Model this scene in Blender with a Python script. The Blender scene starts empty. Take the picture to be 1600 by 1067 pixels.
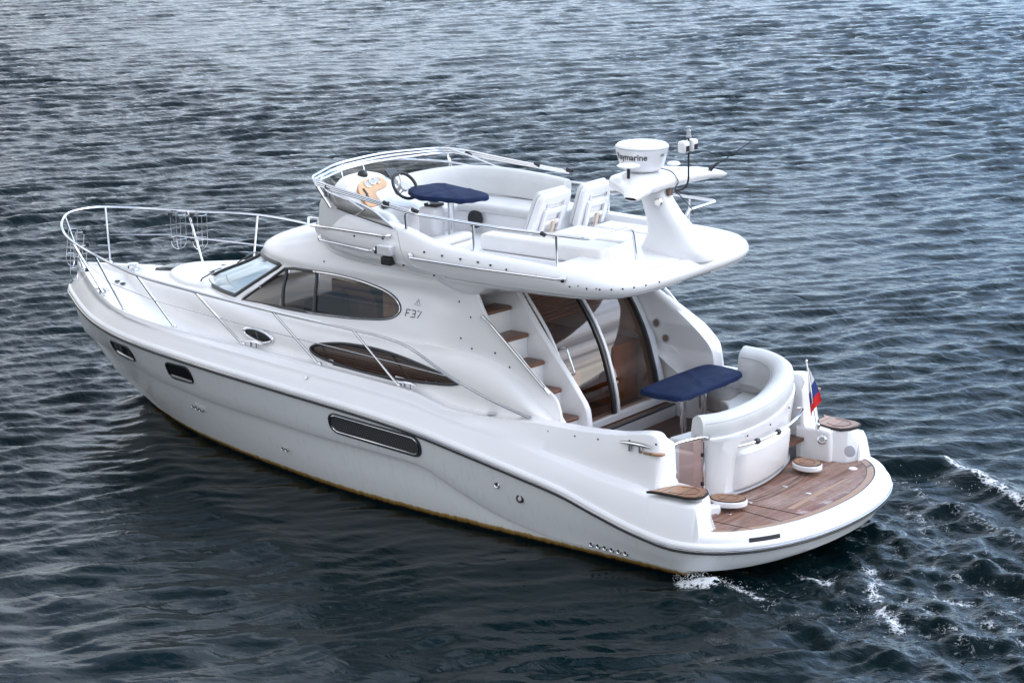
import bpy, bmesh, math, random
import numpy as np
from mathutils import Vector, Matrix
random.seed(7); np.random.seed(7)
R_ = math.radians
S = bpy.context.scene
COL = S.collection

# ------------------------------------------------------------ camera
cam = bpy.data.cameras.new('camera'); cam.sensor_width = 36.0; cam.lens = 93.68; cam.clip_end = 3000
co = bpy.data.objects.new('camera', cam); COL.objects.link(co); S.camera = co
_R = Vector((-0.79652813, -0.60448301, -0.01196802)); _U = Vector((0.13949299, -0.20299893, 0.969192)); _F = Vector((0.58828959, -0.77031924, -0.2460155))
M_ = Matrix((_R, _U, -_F)).transposed().to_4x4(); M_.translation = Vector((-13.56549618, 23.58078038, 9.23744636))
co.matrix_world = M_

# ------------------------------------------------------------ sky, sun, exposure
SUN_EL, SUN_AZ = R_(40), R_(218)           # sun astern, slightly to starboard (direction towards the sun, from +x)
W = bpy.data.worlds.new('World'); S.world = W; W.use_nodes = True
nt = W.node_tree; nt.nodes.clear()
def N(t, **k):
    n = nt.nodes.new(t)
    for a, b in k.items():
        if a in n.inputs: n.inputs[a].default_value = b
        else: setattr(n, a, b)
    return n
wo = N('ShaderNodeOutputWorld'); bg = N('ShaderNodeBackground'); bg.inputs['Strength'].default_value = 0.10
sky = N('ShaderNodeTexSky'); sky.sky_type = 'NISHITA'; sky.sun_disc = False; sky.sun_elevation = SUN_EL; sky.sun_rotation = R_(90) - SUN_AZ
sky.air_density = 1.0; sky.dust_density = 1.5; sky.ozone_density = 1.5
tc = N('ShaderNodeTexCoord'); mp = N('ShaderNodeMapping'); mp.inputs['Scale'].default_value = (2.2, 2.2, 6.0)
n1 = N('ShaderNodeTexNoise'); n1.inputs['Scale'].default_value = 1.7; n1.inputs['Detail'].default_value = 7; n1.inputs['Roughness'].default_value = .58
cr = N('ShaderNodeValToRGB'); cr.color_ramp.elements[0].position = .36; cr.color_ramp.elements[1].position = .56
n2 = N('ShaderNodeTexNoise'); n2.inputs['Scale'].default_value = 2.6; n2.inputs['Detail'].default_value = 5
cc = N('ShaderNodeValToRGB'); cc.color_ramp.elements[0].position = .35; cc.color_ramp.elements[1].position = .68
cc.color_ramp.elements[0].color = (2.9, 3.15, 3.6, 1); cc.color_ramp.elements[1].color = (10.4, 10.4, 10.6, 1)
mx = N('ShaderNodeMixRGB')
L = nt.links.new
L(tc.outputs['Generated'], mp.inputs['Vector']); L(mp.outputs[0], n1.inputs['Vector']); L(mp.outputs[0], n2.inputs['Vector'])
L(n1.outputs['Fac'], cr.inputs[0]); L(n2.outputs['Fac'], cc.inputs[0])
L(cr.outputs[0], mx.inputs['Fac']); L(sky.outputs[0], mx.inputs['Color1']); L(cc.outputs[0], mx.inputs['Color2'])
# the overcast is brightest on the sun's side and dull on the far side
sep = N('ShaderNodeVectorMath', operation='DOT_PRODUCT'); sep.inputs[1].default_value = (-.52, -.84, .12)
gr = N('ShaderNodeMapRange'); gr.inputs[1].default_value = .06; gr.inputs[2].default_value = .68; gr.inputs[3].default_value = 0; gr.inputs[4].default_value = 1
mg = N('ShaderNodeMixRGB'); mg.blend_type = 'MULTIPLY'; mg.inputs['Fac'].default_value = 1
L(tc.outputs['Generated'], sep.inputs[0]); L(sep.outputs['Value'], gr.inputs[0]); gc = N('ShaderNodeMixRGB'); gc.inputs['Color1'].default_value = (1.66, 1.62, 1.58, 1); gc.inputs['Color2'].default_value = (2.55, 3.2, 3.95, 1); L(gr.outputs[0], gc.inputs['Fac'])
sp2 = N('ShaderNodeVectorMath', operation='DOT_PRODUCT'); sp2.inputs[1].default_value = (-.80, -.58, .12); L(tc.outputs['Generated'], sp2.inputs[0])
gw = N('ShaderNodeMapRange'); gw.inputs[1].default_value = .70; gw.inputs[2].default_value = .98; L(sp2.outputs['Value'], gw.inputs[0])
gm = N('ShaderNodeMixRGB'); gm.inputs['Color2'].default_value = (2.6, 2.40, 2.22, 1); L(gw.outputs[0], gm.inputs['Fac']); L(gc.outputs[0], gm.inputs['Color1'])
L(mx.outputs[0], mg.inputs['Color1']); L(gm.outputs[0], mg.inputs['Color2'])
L(mg.outputs[0], bg.inputs['Color']); L(bg.outputs[0], wo.inputs[0])

sl = bpy.data.lights.new('sun', 'SUN'); sl.energy = .55; sl.angle = R_(35); sl.color = (1, .94, .92)
so = bpy.data.objects.new('sun', sl); COL.objects.link(so)
sd = Vector((math.cos(SUN_EL)*math.cos(SUN_AZ), math.cos(SUN_EL)*math.sin(SUN_AZ), math.sin(SUN_EL)))
so.rotation_euler = sd.to_track_quat('Z', 'Y').to_euler(); so.location = (0, 0, 40)
S.view_settings.view_transform = 'Standard'; S.view_settings.look = 'None'; S.view_settings.exposure = 0.50; S.view_settings.gamma = 1.0
S.cycles.max_bounces = 10; S.cycles.transparent_max_bounces = 16; S.cycles.caustics_reflective = False; S.cycles.caustics_refractive = False

# ------------------------------------------------------------ helpers
def pchip(xs, ys):
    xs = np.array(xs, float); ys = np.array(ys, float)
    o = np.argsort(xs); xs = xs[o]; ys = ys[o]
    h = np.diff(xs); d = np.diff(ys)/h; m = np.zeros(len(xs)); m[0] = d[0]; m[-1] = d[-1]
    for i in range(1, len(xs)-1):
        if d[i-1]*d[i] > 0:
            w1 = 2*h[i]+h[i-1]; w2 = h[i]+2*h[i-1]; m[i] = (w1+w2)/(w1/d[i-1]+w2/d[i])
    def f(x):
        x = min(max(x, xs[0]), xs[-1]); i = min(max(int(np.searchsorted(xs, x))-1, 0), len(xs)-2)
        t = (x-xs[i])/h[i]
        return float((1+2*t)*(1-t)**2*ys[i]+t*(1-t)**2*h[i]*m[i]+t*t*(3-2*t)*ys[i+1]+t*t*(t-1)*h[i]*m[i+1])
    return f
def catmull(P, n=8, closed=False):
    P = [Vector(p) for p in P]; out = []; k = len(P)
    for i in range(k if closed else k-1):
        if closed: a, b, c, d = P[i-1], P[i], P[(i+1) % k], P[(i+2) % k]
        else: a = P[i-1] if i else P[0]*2-P[1]; b = P[i]; c = P[i+1]; d = P[i+2] if i+2 < k else P[-1]*2-P[-2]
        for j in range(n):
            t = j/n
            out.append(.5*((2*b)+(c-a)*t+(2*a-5*b+4*c-d)*t*t+(3*b-a-3*c+d)*t**3))
    if not closed: out.append(P[-1])
    return out
def inside(pt, poly):
    x, y = pt; c = False; j = len(poly)-1
    for i in range(len(poly)):
        xi, yi = poly[i][0], poly[i][1]; xj, yj = poly[j][0], poly[j][1]
        if (yi > y) != (yj > y) and x < (xj-xi)*(y-yi)/(yj-yi)+xi: c = not c
        j = i
    return c
class MB:
    def __init__(s): s.v = []; s.f = []; s.mi = []
    def add(s, v, f, mi=0):
        o = len(s.v); s.v += [tuple(p) for p in v]; s.f += [tuple(i+o for i in q) for q in f]; s.mi += [mi]*len(f)
        return s
    def loft(s, rows, cu=False, cv=False, skip=None, mi=0):
        n = len(rows[0]); v = [p for r in rows for p in r]; f = []
        for i in range(len(rows)-(0 if cv else 1)):
            for j in range(n-(0 if cu else 1)):
                a, b, c, d = i*n+j, i*n+(j+1) % n, ((i+1) % len(rows))*n+(j+1) % n, ((i+1) % len(rows))*n+j
                if skip:
                    ctr = [sum(v[q][k] for q in (a, b, c, d))/4 for k in range(3)]
                    if skip(ctr): continue
                f.append((a, b, c, d))
        return s.add(v, f, mi)
    def tube(s, path, r, n=10, closed=False, caps=True, mi=0):
        P = [Vector(p) for p in path]; k = len(P); rows = []
        rr = r if isinstance(r, (list, tuple)) else [r]*k
        T = []
        for i in range(k):
            a = P[i-1] if (i or closed) else P[i]; b = P[(i+1) % k] if (i < k-1 or closed) else P[i]
            t = (b-a); T.append(t.normalized() if t.length > 1e-9 else Vector((0, 0, 1)))
        up = Vector((0, 0, 1)) if abs(T[0].z) < .9 else Vector((1, 0, 0))
        u = (up-T[0]*up.dot(T[0])).normalized()
        for i in range(k):
            u = u-T[i]*u.dot(T[i]); u.normalize(); w = T[i].cross(u)
            rows.append([P[i]+(u*math.cos(2*math.pi*j/n)+w*math.sin(2*math.pi*j/n))*rr[i] for j in range(n)])
        s.loft(rows, cu=True, cv=closed, mi=mi)
        if caps and not closed:
            o = len(s.v)-k*n
            s.f.append(tuple(o+j for j in range(n))[::-1]); s.f.append(tuple(o+(k-1)*n+j for j in range(n))); s.mi += [mi, mi]
        return s
    def box(s, x0, x1, y0, y1, z0, z1, M=None, mi=0):
        v = [(x, y, z) for x in (x0, x1) for y in (y0, y1) for z in (z0, z1)]
        if M is not None: v = [M @ Vector(p) for p in v]
        return s.add(v, [(0, 1, 3, 2), (4, 6, 7, 5), (0, 4, 5, 1), (2, 3, 7, 6), (0, 2, 6, 4), (1, 5, 7, 3)], mi)
    def lathe(s, prof, M=None, n=32, mi=0):
        M = M or Matrix()
        rows = [[M @ Vector((r*math.cos(2*math.pi*j/n), r*math.sin(2*math.pi*j/n), z)) for j in range(n)] for r, z in prof]
        s.loft(rows, cu=True, mi=mi)
        o = len(s.v)-len(prof)*n
        if prof[0][0] > 1e-5: s.f.append(tuple(o+j for j in range(n))[::-1]); s.mi.append(mi)
        if prof[-1][0] > 1e-5: s.f.append(tuple(o+(len(prof)-1)*n+j for j in range(n))); s.mi.append(mi)
        return s
    def prism(s, outline, a, b, fn=None, mi=0):
        # outline: 2D list; a,b: the two levels of the third coordinate; fn maps (u,v,w)->xyz
        fn = fn or (lambda u, v, w: (u, v, w)); n = len(outline)
        v = [fn(p[0], p[1], a) for p in outline]+[fn(p[0], p[1], b) for p in outline]
        f = [tuple(range(n))[::-1], tuple(range(n, 2*n))]+[(i, (i+1) % n, n+(i+1) % n, n+i) for i in range(n)]
        return s.add(v, f, mi)
    def mirror(s):
        n = len(s.v); s.v += [(x, -y, z) for x, y, z in s.v]; s.f += [tuple(i+n for i in q)[::-1] for q in s.f]; s.mi += list(s.mi)
        return s
    def build(s, name, mat, parent=None, smooth=True, angle=35, bevel=0, seg=3, sub=0, solid=0, weld=1e-5, recalc=True):
        me = bpy.data.meshes.new(name); me.from_pydata([tuple(p) for p in s.v], [], s.f)
        for m in (mat if isinstance(mat, (list, tuple)) else [mat]): me.materials.append(m)
        for p, i in zip(me.polygons, s.mi): p.material_index = i
        bm = bmesh.new(); bm.from_mesh(me)
        if weld: bmesh.ops.remove_doubles(bm, verts=bm.verts, dist=weld)
        if recalc: bmesh.ops.recalc_face_normals(bm, faces=bm.faces)
        bm.to_mesh(me); bm.free()
        if smooth:
            me.polygons.foreach_set('use_smooth', [True]*len(me.polygons))
            me.set_sharp_from_angle(angle=R_(angle))
        o = bpy.data.objects.new(name, me); COL.objects.link(o)
        if parent is not None: o.parent = parent
        if solid:
            m = o.modifiers.new('solid', 'SOLIDIFY'); m.thickness = solid; m.offset = 0
        if bevel:
            m = o.modifiers.new('bevel', 'BEVEL'); m.width = bevel; m.segments = seg; m.limit_method = 'ANGLE'; m.angle_limit = R_(40); m.harden_normals = False
        if sub:
            m = o.modifiers.new('sub', 'SUBSURF'); m.levels = sub; m.render_levels = sub
        return o
def copyo(o, parent, loc=None, rot=None):
    c = o.copy(); COL.objects.link(c); c.parent = parent
    if loc is not None: c.location = loc
    if rot is not None: c.rotation_euler = rot
    return c
def tag(o, label=None, cat=None, group=None, kind=None):
    for k, v in (('label', label), ('category', cat), ('group', group), ('kind', kind)):
        if v: o[k] = v
    return o
def fillet(path, r=.06, n=5):
    P = [Vector(p) for p in path]; out = [P[0]]
    for i in range(1, len(P)-1):
        a, b, c = P[i-1], P[i], P[i+1]; ra = min(r, (a-b).length*.45, (c-b).length*.45)
        p0 = b+(a-b).normalized()*ra; p1 = b+(c-b).normalized()*ra
        for j in range(n+1):
            t = j/n; out.append(p0*(1-t)**2+b*2*t*(1-t)+p1*t*t)
    return out+[P[-1]]
def aim(p, d):      # matrix with local z along d at p
    M = Vector(d).normalized().to_track_quat('Z', 'Y').to_matrix().to_4x4(); M.translation = Vector(p); return M

# ------------------------------------------------------------ materials
def mat(name, base=(.8, .8, .8), rough=.4, metal=0., coat=0., spec=.5, bump=None, var=None, alpha=None):
    m = bpy.data.materials.new(name); m.use_nodes = True; t = m.node_tree; b = t.nodes['Principled BSDF']
    b.inputs['Base Color'].default_value = (*base, 1); b.inputs['Roughness'].default_value = rough; b.inputs['Metallic'].default_value = metal
    b.inputs['Coat Weight'].default_value = coat; b.inputs['Specular IOR Level'].default_value = spec
    tcn = t.nodes.new('ShaderNodeTexCoord')
    if var:       # (scale, amount) soft mottling of the colour
        n = t.nodes.new('ShaderNodeTexNoise'); n.inputs['Scale'].default_value = var[0]; n.inputs['Detail'].default_value = 6
        r = t.nodes.new('ShaderNodeMapRange'); r.inputs[1].default_value = .3; r.inputs[2].default_value = .7; r.inputs[3].default_value = 1-var[1]; r.inputs[4].default_value = 1+var[1]*.4
        mu = t.nodes.new('ShaderNodeMixRGB'); mu.blend_type = 'MULTIPLY'; mu.inputs[0].default_value = 1; mu.inputs[1].default_value = (*base, 1)
        t.links.new(tcn.outputs['Object'], n.inputs['Vector']); t.links.new(n.outputs['Fac'], r.inputs[0]); t.links.new(r.outputs[0], mu.inputs[2]); t.links.new(mu.outputs[0], b.inputs['Base Color'])
    if bump:      # (scale, strength, distance)
        n = t.nodes.new('ShaderNodeTexNoise'); n.inputs['Scale'].default_value = bump[0]; n.inputs['Detail'].default_value = 3
        bp = t.nodes.new('ShaderNodeBump'); bp.inputs['Strength'].default_value = bump[1]; bp.inputs['Distance'].default_value = bump[2]
        t.links.new(tcn.outputs['Object'], n.inputs['Vector']); t.links.new(n.outputs['Fac'], bp.inputs['Height']); t.links.new(bp.outputs[0], b.inputs['Normal'])
    return m
def glassmat(name, tint, ior=1.5, rough=.0, veil=0.0):
    m = bpy.data.materials.new(name); m.use_nodes = True; t = m.node_tree; t.nodes.clear()
    o = t.nodes.new('ShaderNodeOutputMaterial'); mxx = t.nodes.new('ShaderNodeMixShader'); fr = t.nodes.new('ShaderNodeFresnel')
    ge = t.nodes.new('ShaderNodeNewGeometry'); rg = t.nodes.new('ShaderNodeMapRange'); rg.inputs[3].default_value = ior; rg.inputs[4].default_value = 1/ior; t.links.new(ge.outputs['Backfacing'], rg.inputs[0]); t.links.new(rg.outputs[0], fr.inputs[0])
    tr = t.nodes.new('ShaderNodeBsdfTransparent'); tr.inputs[0].default_value = (*tint, 1); gl = t.nodes.new('ShaderNodeBsdfGlossy'); gl.inputs['Roughness'].default_value = rough
    t.links.new(fr.outputs[0], mxx.inputs[0]); t.links.new(tr.outputs[0], mxx.inputs[1]); t.links.new(gl.outputs[0], mxx.inputs[2]); t.links.new(mxx.outputs[0], o.inputs[0])
    return m
GEL = mat('gelcoat', (.80, .80, .81), .22, coat=.25, var=(1.3, .03))
GELW = mat('gelcoat_deck', (.82, .815, .81), .42, var=(2.0, .04), bump=(260, .08, .002))
CUSH = mat('vinyl_cushion', (.60, .61, .61), .5, var=(5, .05), bump=(40, .12, .006))
CUSHW = mat('vinyl_white', (.74, .73, .72), .5, var=(4, .04), bump=(30, .1, .006))
CUSHT = mat('vinyl_taupe', (.30, .27, .25), .55, bump=(60, .15, .004))
CHR = mat('stainless', (.72, .73, .75), .14, metal=1)
BLK = mat('black_rubber', (.012, .012, .014), .45)
GASK = mat('dark_gasket', (.03, .032, .036), .35)
GRYS = mat('grey_strip', (.42, .43, .46), .35)
NAVY = mat('navy_canvas', (.008, .018, .060), .82, spec=.2, bump=(22, .5, .012), var=(8, .2))
ALU = mat('white_aluminium', (.72, .73, .75), .3, metal=.2)
WOODI = mat('cherry_wood', (.50, .22, .08), .3, var=(6, .3))
FASC = mat('wood_fascia', (.62, .36, .17), .3, var=(9, .15))
BEIGE = mat('beige_lining', (.62, .52, .43), .6)
LINB = mat('brown_lining', (.36, .25, .18), .6); DARKU = mat('black_upholstery', (.02, .02, .022), .6); DARKW = mat('dark_wood', (.07, .038, .022), .35, var=(5, .4))
BEIGED = mat('brown_upholstery', (.20, .14, .105), .7)
CURT = mat('pale_curtain', (.75, .68, .62), .8, bump=(14, .5, .03))
FLOORI = mat('saloon_floor_wood', (.12, .055, .028), .35, var=(7, .3))
BLIND = mat('dark_blind', (.035, .03, .03), .6)
SLAT = mat('brown_slat', (.16, .075, .045), .5)
NAVR = mat('smoked_lens', (.01, .01, .012), .08)
TINT = glassmat('tinted_glass', (.50, .41, .35), 1.5)
DOORG = glassmat('door_glass', (.60, .49, .42), 2.1)
TINTD = glassmat('dark_tinted_glass', (.62, .56, .52), 1.5)
SCRG = glassmat('windscreen_glass', (.75, .83, .85), 2.1)
PERSP = glassmat('smoked_perspex', (.42, .40, .37), 1.45, .02)
GATEG = glassmat('bronze_perspex', (.84, .64, .60), 1.35, .02)
RED = mat('flag_red', (.62, .010, .012), .7); BLUE = mat('flag_blue', (.020, .045, .22), .7); WHT = mat('flag_white', (.78, .78, .80), .7)

def teak(name, c1, c2, w=.055, along='x', rough=.5, wear=0.0, wearcol=(.30, .27, .25)):
    m = bpy.data.materials.new(name); m.use_nodes = True; t = m.node_tree; b = t.nodes['Principled BSDF']; lk = t.links.new
    g = t.nodes.new('ShaderNodeTexCoord'); sp = t.nodes.new('ShaderNodeSeparateXYZ'); lk(g.outputs['Object'], sp.inputs[0])
    acr = sp.outputs['Y'] if along == 'x' else sp.outputs['X']
    # grain stretched along the plank
    mpn = t.nodes.new('ShaderNodeMapping'); mpn.inputs['Scale'].default_value = (3, 60, 30) if along == 'x' else (60, 3, 30); lk(g.outputs['Object'], mpn.inputs['Vector'])
    n = t.nodes.new('ShaderNodeTexNoise'); n.inputs['Scale'].default_value = 1; n.inputs['Detail'].default_value = 6; lk(mpn.outputs[0], n.inputs['Vector'])
    # plank index -> random tone
    dv = t.nodes.new('ShaderNodeMath'); dv.operation = 'DIVIDE'; dv.inputs[1].default_value = w; lk(acr, dv.inputs[0])
    fl = t.nodes.new('ShaderNodeMath'); fl.operation = 'FLOOR'; lk(dv.outputs[0], fl.inputs[0])
    wn = t.nodes.new('ShaderNodeTexWhiteNoise'); wn.noise_dimensions = '1D'; lk(fl.outputs[0], wn.inputs['W'])
    ad = t.nodes.new('ShaderNodeMath'); ad.operation = 'MULTIPLY_ADD'; ad.inputs[1].default_value = .45; lk(wn.outputs['Value'], ad.inputs[0]); lk(n.outputs['Fac'], ad.inputs[2])
    rp = t.nodes.new('ShaderNodeValToRGB'); rp.color_ramp.elements[0].position = .35; rp.color_ramp.elements[1].position = .95
    rp.color_ramp.elements[0].color = (*c1, 1); rp.color_ramp.elements[1].color = (*c2, 1); lk(ad.outputs[0], rp.inputs[0])
    col = rp.outputs[0]
    if wear:
        n3 = t.nodes.new('ShaderNodeTexNoise'); n3.inputs['Scale'].default_value = 1.5; n3.inputs['Detail'].default_value = 9; n3.inputs['Roughness'].default_value = .72
        mp3 = t.nodes.new('ShaderNodeMapping'); mp3.inputs['Scale'].default_value = (2.2, 1, 1) if along != 'x' else (1, 2.2, 1); lk(g.outputs['Object'], mp3.inputs['Vector']); lk(mp3.outputs[0], n3.inputs['Vector'])
        r3 = t.nodes.new('ShaderNodeMapRange'); r3.inputs[1].default_value = .46; r3.inputs[2].default_value = .66; r3.inputs[3].default_value = 0; r3.inputs[4].default_value = wear; lk(n3.outputs['Fac'], r3.inputs[0])
        m3 = t.nodes.new('ShaderNodeMixRGB'); m3.inputs[2].default_value = (*wearcol, 1); lk(r3.outputs[0], m3.inputs[0]); lk(col, m3.inputs[1]); col = m3.outputs[0]
    if wear > .8:     # worn varnish: reddish and bleached blotches towards the outer edge of the platform
        mpx = t.nodes.new('ShaderNodeMapRange'); mpx.inputs[1].default_value = .75; mpx.inputs[2].default_value = .12; lk(sp.outputs['X'], mpx.inputs[0])
        for sc_, lo_, c_ in ((2.8, .54, (.19, .042, .032)), (5.1, .57, (.44, .36, .33))):
            n4 = t.nodes.new('ShaderNodeTexNoise'); n4.inputs['Scale'].default_value = sc_; n4.inputs['Detail'].default_value = 8; n4.inputs['Roughness'].default_value = .7; n4.inputs['W' if False else 'Distortion'].default_value = .4; lk(g.outputs['Object'], n4.inputs['Vector'])
            s4 = t.nodes.new('ShaderNodeMath'); s4.operation = 'MULTIPLY_ADD'; s4.inputs[1].default_value = .26; s4.inputs[2].default_value = -.13; lk(mpx.outputs[0], s4.inputs[0])
            a4 = t.nodes.new('ShaderNodeMath'); lk(n4.outputs['Fac'], a4.inputs[0]); lk(s4.outputs[0], a4.inputs[1])
            r4 = t.nodes.new('ShaderNodeMapRange'); r4.inputs[1].default_value = lo_; r4.inputs[2].default_value = lo_+.12; r4.inputs[4].default_value = .8; lk(a4.outputs[0], r4.inputs[0])
            m4 = t.nodes.new('ShaderNodeMixRGB'); m4.inputs[2].default_value = (*c_, 1); lk(r4.outputs[0], m4.inputs[0]); lk(col, m4.inputs[1]); col = m4.outputs[0]
    fr = t.nodes.new('ShaderNodeMath'); fr.operation = 'FRACT'; lk(dv.outputs[0], fr.inputs[0])
    ca = t.nodes.new('ShaderNodeMath'); ca.operation = 'LESS_THAN'; ca.inputs[1].default_value = .09; lk(fr.outputs[0], ca.inputs[0])
    m2 = t.nodes.new('ShaderNodeMixRGB'); m2.inputs[2].default_value = (.035, .025, .02, 1); lk(col, m2.inputs[1]); 
    mm = t.nodes.new('ShaderNodeMath'); mm.operation = 'MULTIPLY'; mm.inputs[1].default_value = .75; lk(ca.outputs[0], mm.inputs[0]); lk(mm.outputs[0], m2.inputs[0])
    lk(m2.outputs[0], b.inputs['Base Color']); b.inputs['Roughness'].default_value = rough
    bp = t.nodes.new('ShaderNodeBump'); bp.inputs['Strength'].default_value = .25; bp.inputs['Distance'].default_value = .004; lk(n.outputs['Fac'], bp.inputs['Height']); lk(bp.outputs[0], b.inputs['Normal'])
    return m
TEAKP = teak('teak_platform', (.085, .036, .022), (.25, .125, .082), .05, 'y', .55, .85, (.34, .24, .205))
TEAKC = teak('teak_cockpit', (.055, .020, .012), (.12, .048, .028), .05, 'y', .38)
TEAKV = teak('teak_varnished', (.07, .024, .014), (.16, .065, .035), .5, 'y', .3)
TEAKO = teak('teak_oiled', (.19, .085, .04), (.36, .19, .10), .2, 'y', .4, .35, (.22, .15, .11))
CAULK = mat('black_caulking', (.02, .017, .016), .6)
TEAKL = teak('teak_border', (.24, .13, .075), (.38, .23, .145), .5, 'y', .5, .4, (.25, .18, .14))

# hull gelcoat: waterline stain and antifouling belong to the hull itself
HULL = mat('hull_gelcoat', (.78, .80, .815), .2, coat=.35)
t = HULL.node_tree; b = t.nodes['Principled BSDF']; lk = t.links.new
g = t.nodes.new('ShaderNodeTexCoord'); sp = t.nodes.new('ShaderNodeSeparateXYZ'); lk(g.outputs['Object'], sp.inputs[0])
mpn = t.nodes.new('ShaderNodeMapping'); mpn.inputs['Scale'].default_value = (5, 5, 1.2); lk(g.outputs['Object'], mpn.inputs[0])
nz = t.nodes.new('ShaderNodeTexNoise'); nz.inputs['Scale'].default_value = 3; nz.inputs['Detail'].default_value = 8; lk(mpn.outputs[0], nz.inputs[0])
ma = t.nodes.new('ShaderNodeMath'); ma.operation = 'MULTIPLY_ADD'; ma.inputs[1].default_value = -.05; lk(nz.outputs['Fac'], ma.inputs[0]); lk(sp.outputs['Z'], ma.inputs[2])
rp = t.nodes.new('ShaderNodeValToRGB'); rp.color_ramp.interpolation = 'LINEAR'
mr = t.nodes.new('ShaderNodeMapRange'); mr.inputs[1].default_value = -.2; mr.inputs[2].default_value = .2; lk(ma.outputs[0], mr.inputs[0]); lk(mr.outputs[0], rp.inputs[0])
E_ = rp.color_ramp.elements; E_[0].position = 0; E_[0].color = (.006, .007, .008, 1); E_[1].position = .50; E_[1].color = (.010, .010, .009, 1)
for p_, c_ in ((.525, (.13, .07, .018)), (.60, (.33, .20, .06)), (.635, (.44, .32, .15)), (.665, (.74, .75, .73)), (.8, (.78, .80, .815))):
    e = E_.new(p_); e.color = (*c_, 1)
# faint run-off streaks down the topsides
mps = t.nodes.new('ShaderNodeMapping'); mps.inputs['Scale'].default_value = (9, 9, .5); lk(g.outputs['Object'], mps.inputs[0])
ns = t.nodes.new('ShaderNodeTexNoise'); ns.inputs['Scale'].default_value = 2; ns.inputs['Detail'].default_value = 5; lk(mps.outputs[0], ns.inputs[0])
rs = t.nodes.new('ShaderNodeMapRange'); rs.inputs[1].default_value = .55; rs.inputs[2].default_value = .8; rs.inputs[3].default_value = 1; rs.inputs[4].default_value = .90; lk(ns.outputs['Fac'], rs.inputs[0])
mu = t.nodes.new('ShaderNodeMixRGB'); mu.blend_type = 'MULTIPLY'; mu.inputs[0].default_value = 1; lk(rp.outputs[0], mu.inputs[1]); lk(rs.outputs[0], mu.inputs[2]); lk(mu.outputs[0], b.inputs['Base Color'])

MESHG = mat('woven_grille', (.02, .02, .022), .45)
t = MESHG.node_tree; b = t.nodes['Principled BSDF']; lk = t.links.new
g = t.nodes.new('ShaderNodeTexCoord'); ch = t.nodes.new('ShaderNodeTexChecker'); ch.inputs['Scale'].default_value = 55; ch.inputs[1].default_value = (.012, .012, .013, 1); ch.inputs[2].default_value = (.10, .10, .105, 1)
lk(g.outputs['Object'], ch.inputs[0]); lk(ch.outputs[0], b.inputs['Base Color'])

# ============================================================ the yacht
yacht = bpy.data.objects.new('motor_yacht', None); COL.objects.link(yacht); yacht.empty_display_size = .3
tag(yacht, 'white flybridge motor yacht with chrome bow rail, tinted windows and teak bathing platform', 'yacht')

# ---- plan and sheer curves (x forward from the stern, y to port, z above the water)
_yR = pchip([1.0, 2.4, 4.5, 5.5, 6.2, 7.3, 8.5, 9.5, 10.3, 10.9, 11.35, 11.6, 11.73], [1.84, 1.84, 1.84, 1.83, 1.80, 1.72, 1.55, 1.30, .97, .61, .30, .12, 0])
_zR = pchip([-.3, .3, 1.0, 1.44, 2.0, 2.4, 3.02, 3.68, 4.57, 5.5, 6.2, 7.3, 8.5, 9.5, 10.3, 11.73], [.43, .41, .40, .46, .60, .715, .83, .945, 1.085, 1.17, 1.21, 1.26, 1.295, 1.31, 1.33, 1.37])
XC = -.08
def sup(x, x1, xc, y1, p): return y1*(1-min(1, max(0, (x1-x)/(x1-xc)))**p)**(1/p)
def yR(x): return _yR(x) if x >= 1.0 else sup(x, 1.0, XC, 1.84, 2.1)
yW = pchip([1.0, 2.5, 4.3, 5.7, 7.0, 8.5, 9.3, 9.9, 10.26], [1.60, 1.57, 1.52, 1.40, 1.15, .76, .47, .18, 0])
zK = pchip([1.0, 2.65, 2.86, 3.18, 3.5, 3.81, 4.22, 4.30, 4.42, 4.56, 5.15, 6.17, 7.0, 8.0, 8.5, 9.1, 9.6, 11.42], [.11, .125, .15, .20, .285, .40, .585, .625, .655, .672, .695, .72, .75, .765, .795, .82, .88, .96])
stem_x = pchip([-.4, 0, .33, .61, .75, .95, 1.37], [9.75, 10.26, 10.65, 11.08, 11.27, 11.44, 11.73])
def hull_y(x, z):
    zr = _zR(x); xs = stem_x(z)
    if x >= xs: return 0.0
    if z > 0:
        gq = min(1, max(0, z/zr)); yw = yW(x) if x < 10.26 else 0.0
        y = yw+(yR(x)-yw)*gq**.8
        return min(y, y*min(1, ((xs-x)/.35))**.6 if xs-x < .35 else y)
    return (yW(x) if x < 10.26 else 0.0)*(1+z*.35)
def stations(xs, xe, n, pw=1.7): return [xs+(xe-xs)*(i/n)**pw for i in range(n+1)]
NS, NW = 110, 34
def stern(y1, xc, z1, z2, p=2.1, x1=1.0):
    out = []
    for i in range(1, NW+1):
        a = math.pi/2*i/NW
        out.append((x1-(x1-xc)*math.sin(a)**(2/p), y1*math.cos(a)**(2/p), z1+(z2-z1)*math.sin(a)))
    return out
def hrow(zf, xs, dy=0.0, yf=None):
    out = []
    for i, x in enumerate(stations(xs, 1.0, NS)):
        z = zf(x); y = (yf(x) if yf else hull_y(x, z))
        if i and dy: y = max(0, y-abs(dy)*min(1, (xs-x)/.6) if dy < 0 else y+dy*min(1, (xs-x)/.6))
        out.append((x, 0 if i == 0 else y, z))
    return out
kf = lambda x: min(1, max(0, (x-2.4)/1.2))
rows = []
rA = hrow(lambda x: -.4, 9.75, yf=lambda x: .86*yW(min(x+.45, 10.26))); rows.append(rA+stern(.86*1.6, .9, -.4, -.4))
rB = hrow(lambda x: 0, 10.26, yf=yW); rows.append(rB+stern(1.60, .86, 0, .02))
def k1y(x): return hull_y(x, zK(x))-.075*kf(x)*min(1, (11.40-x)/.6)
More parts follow.
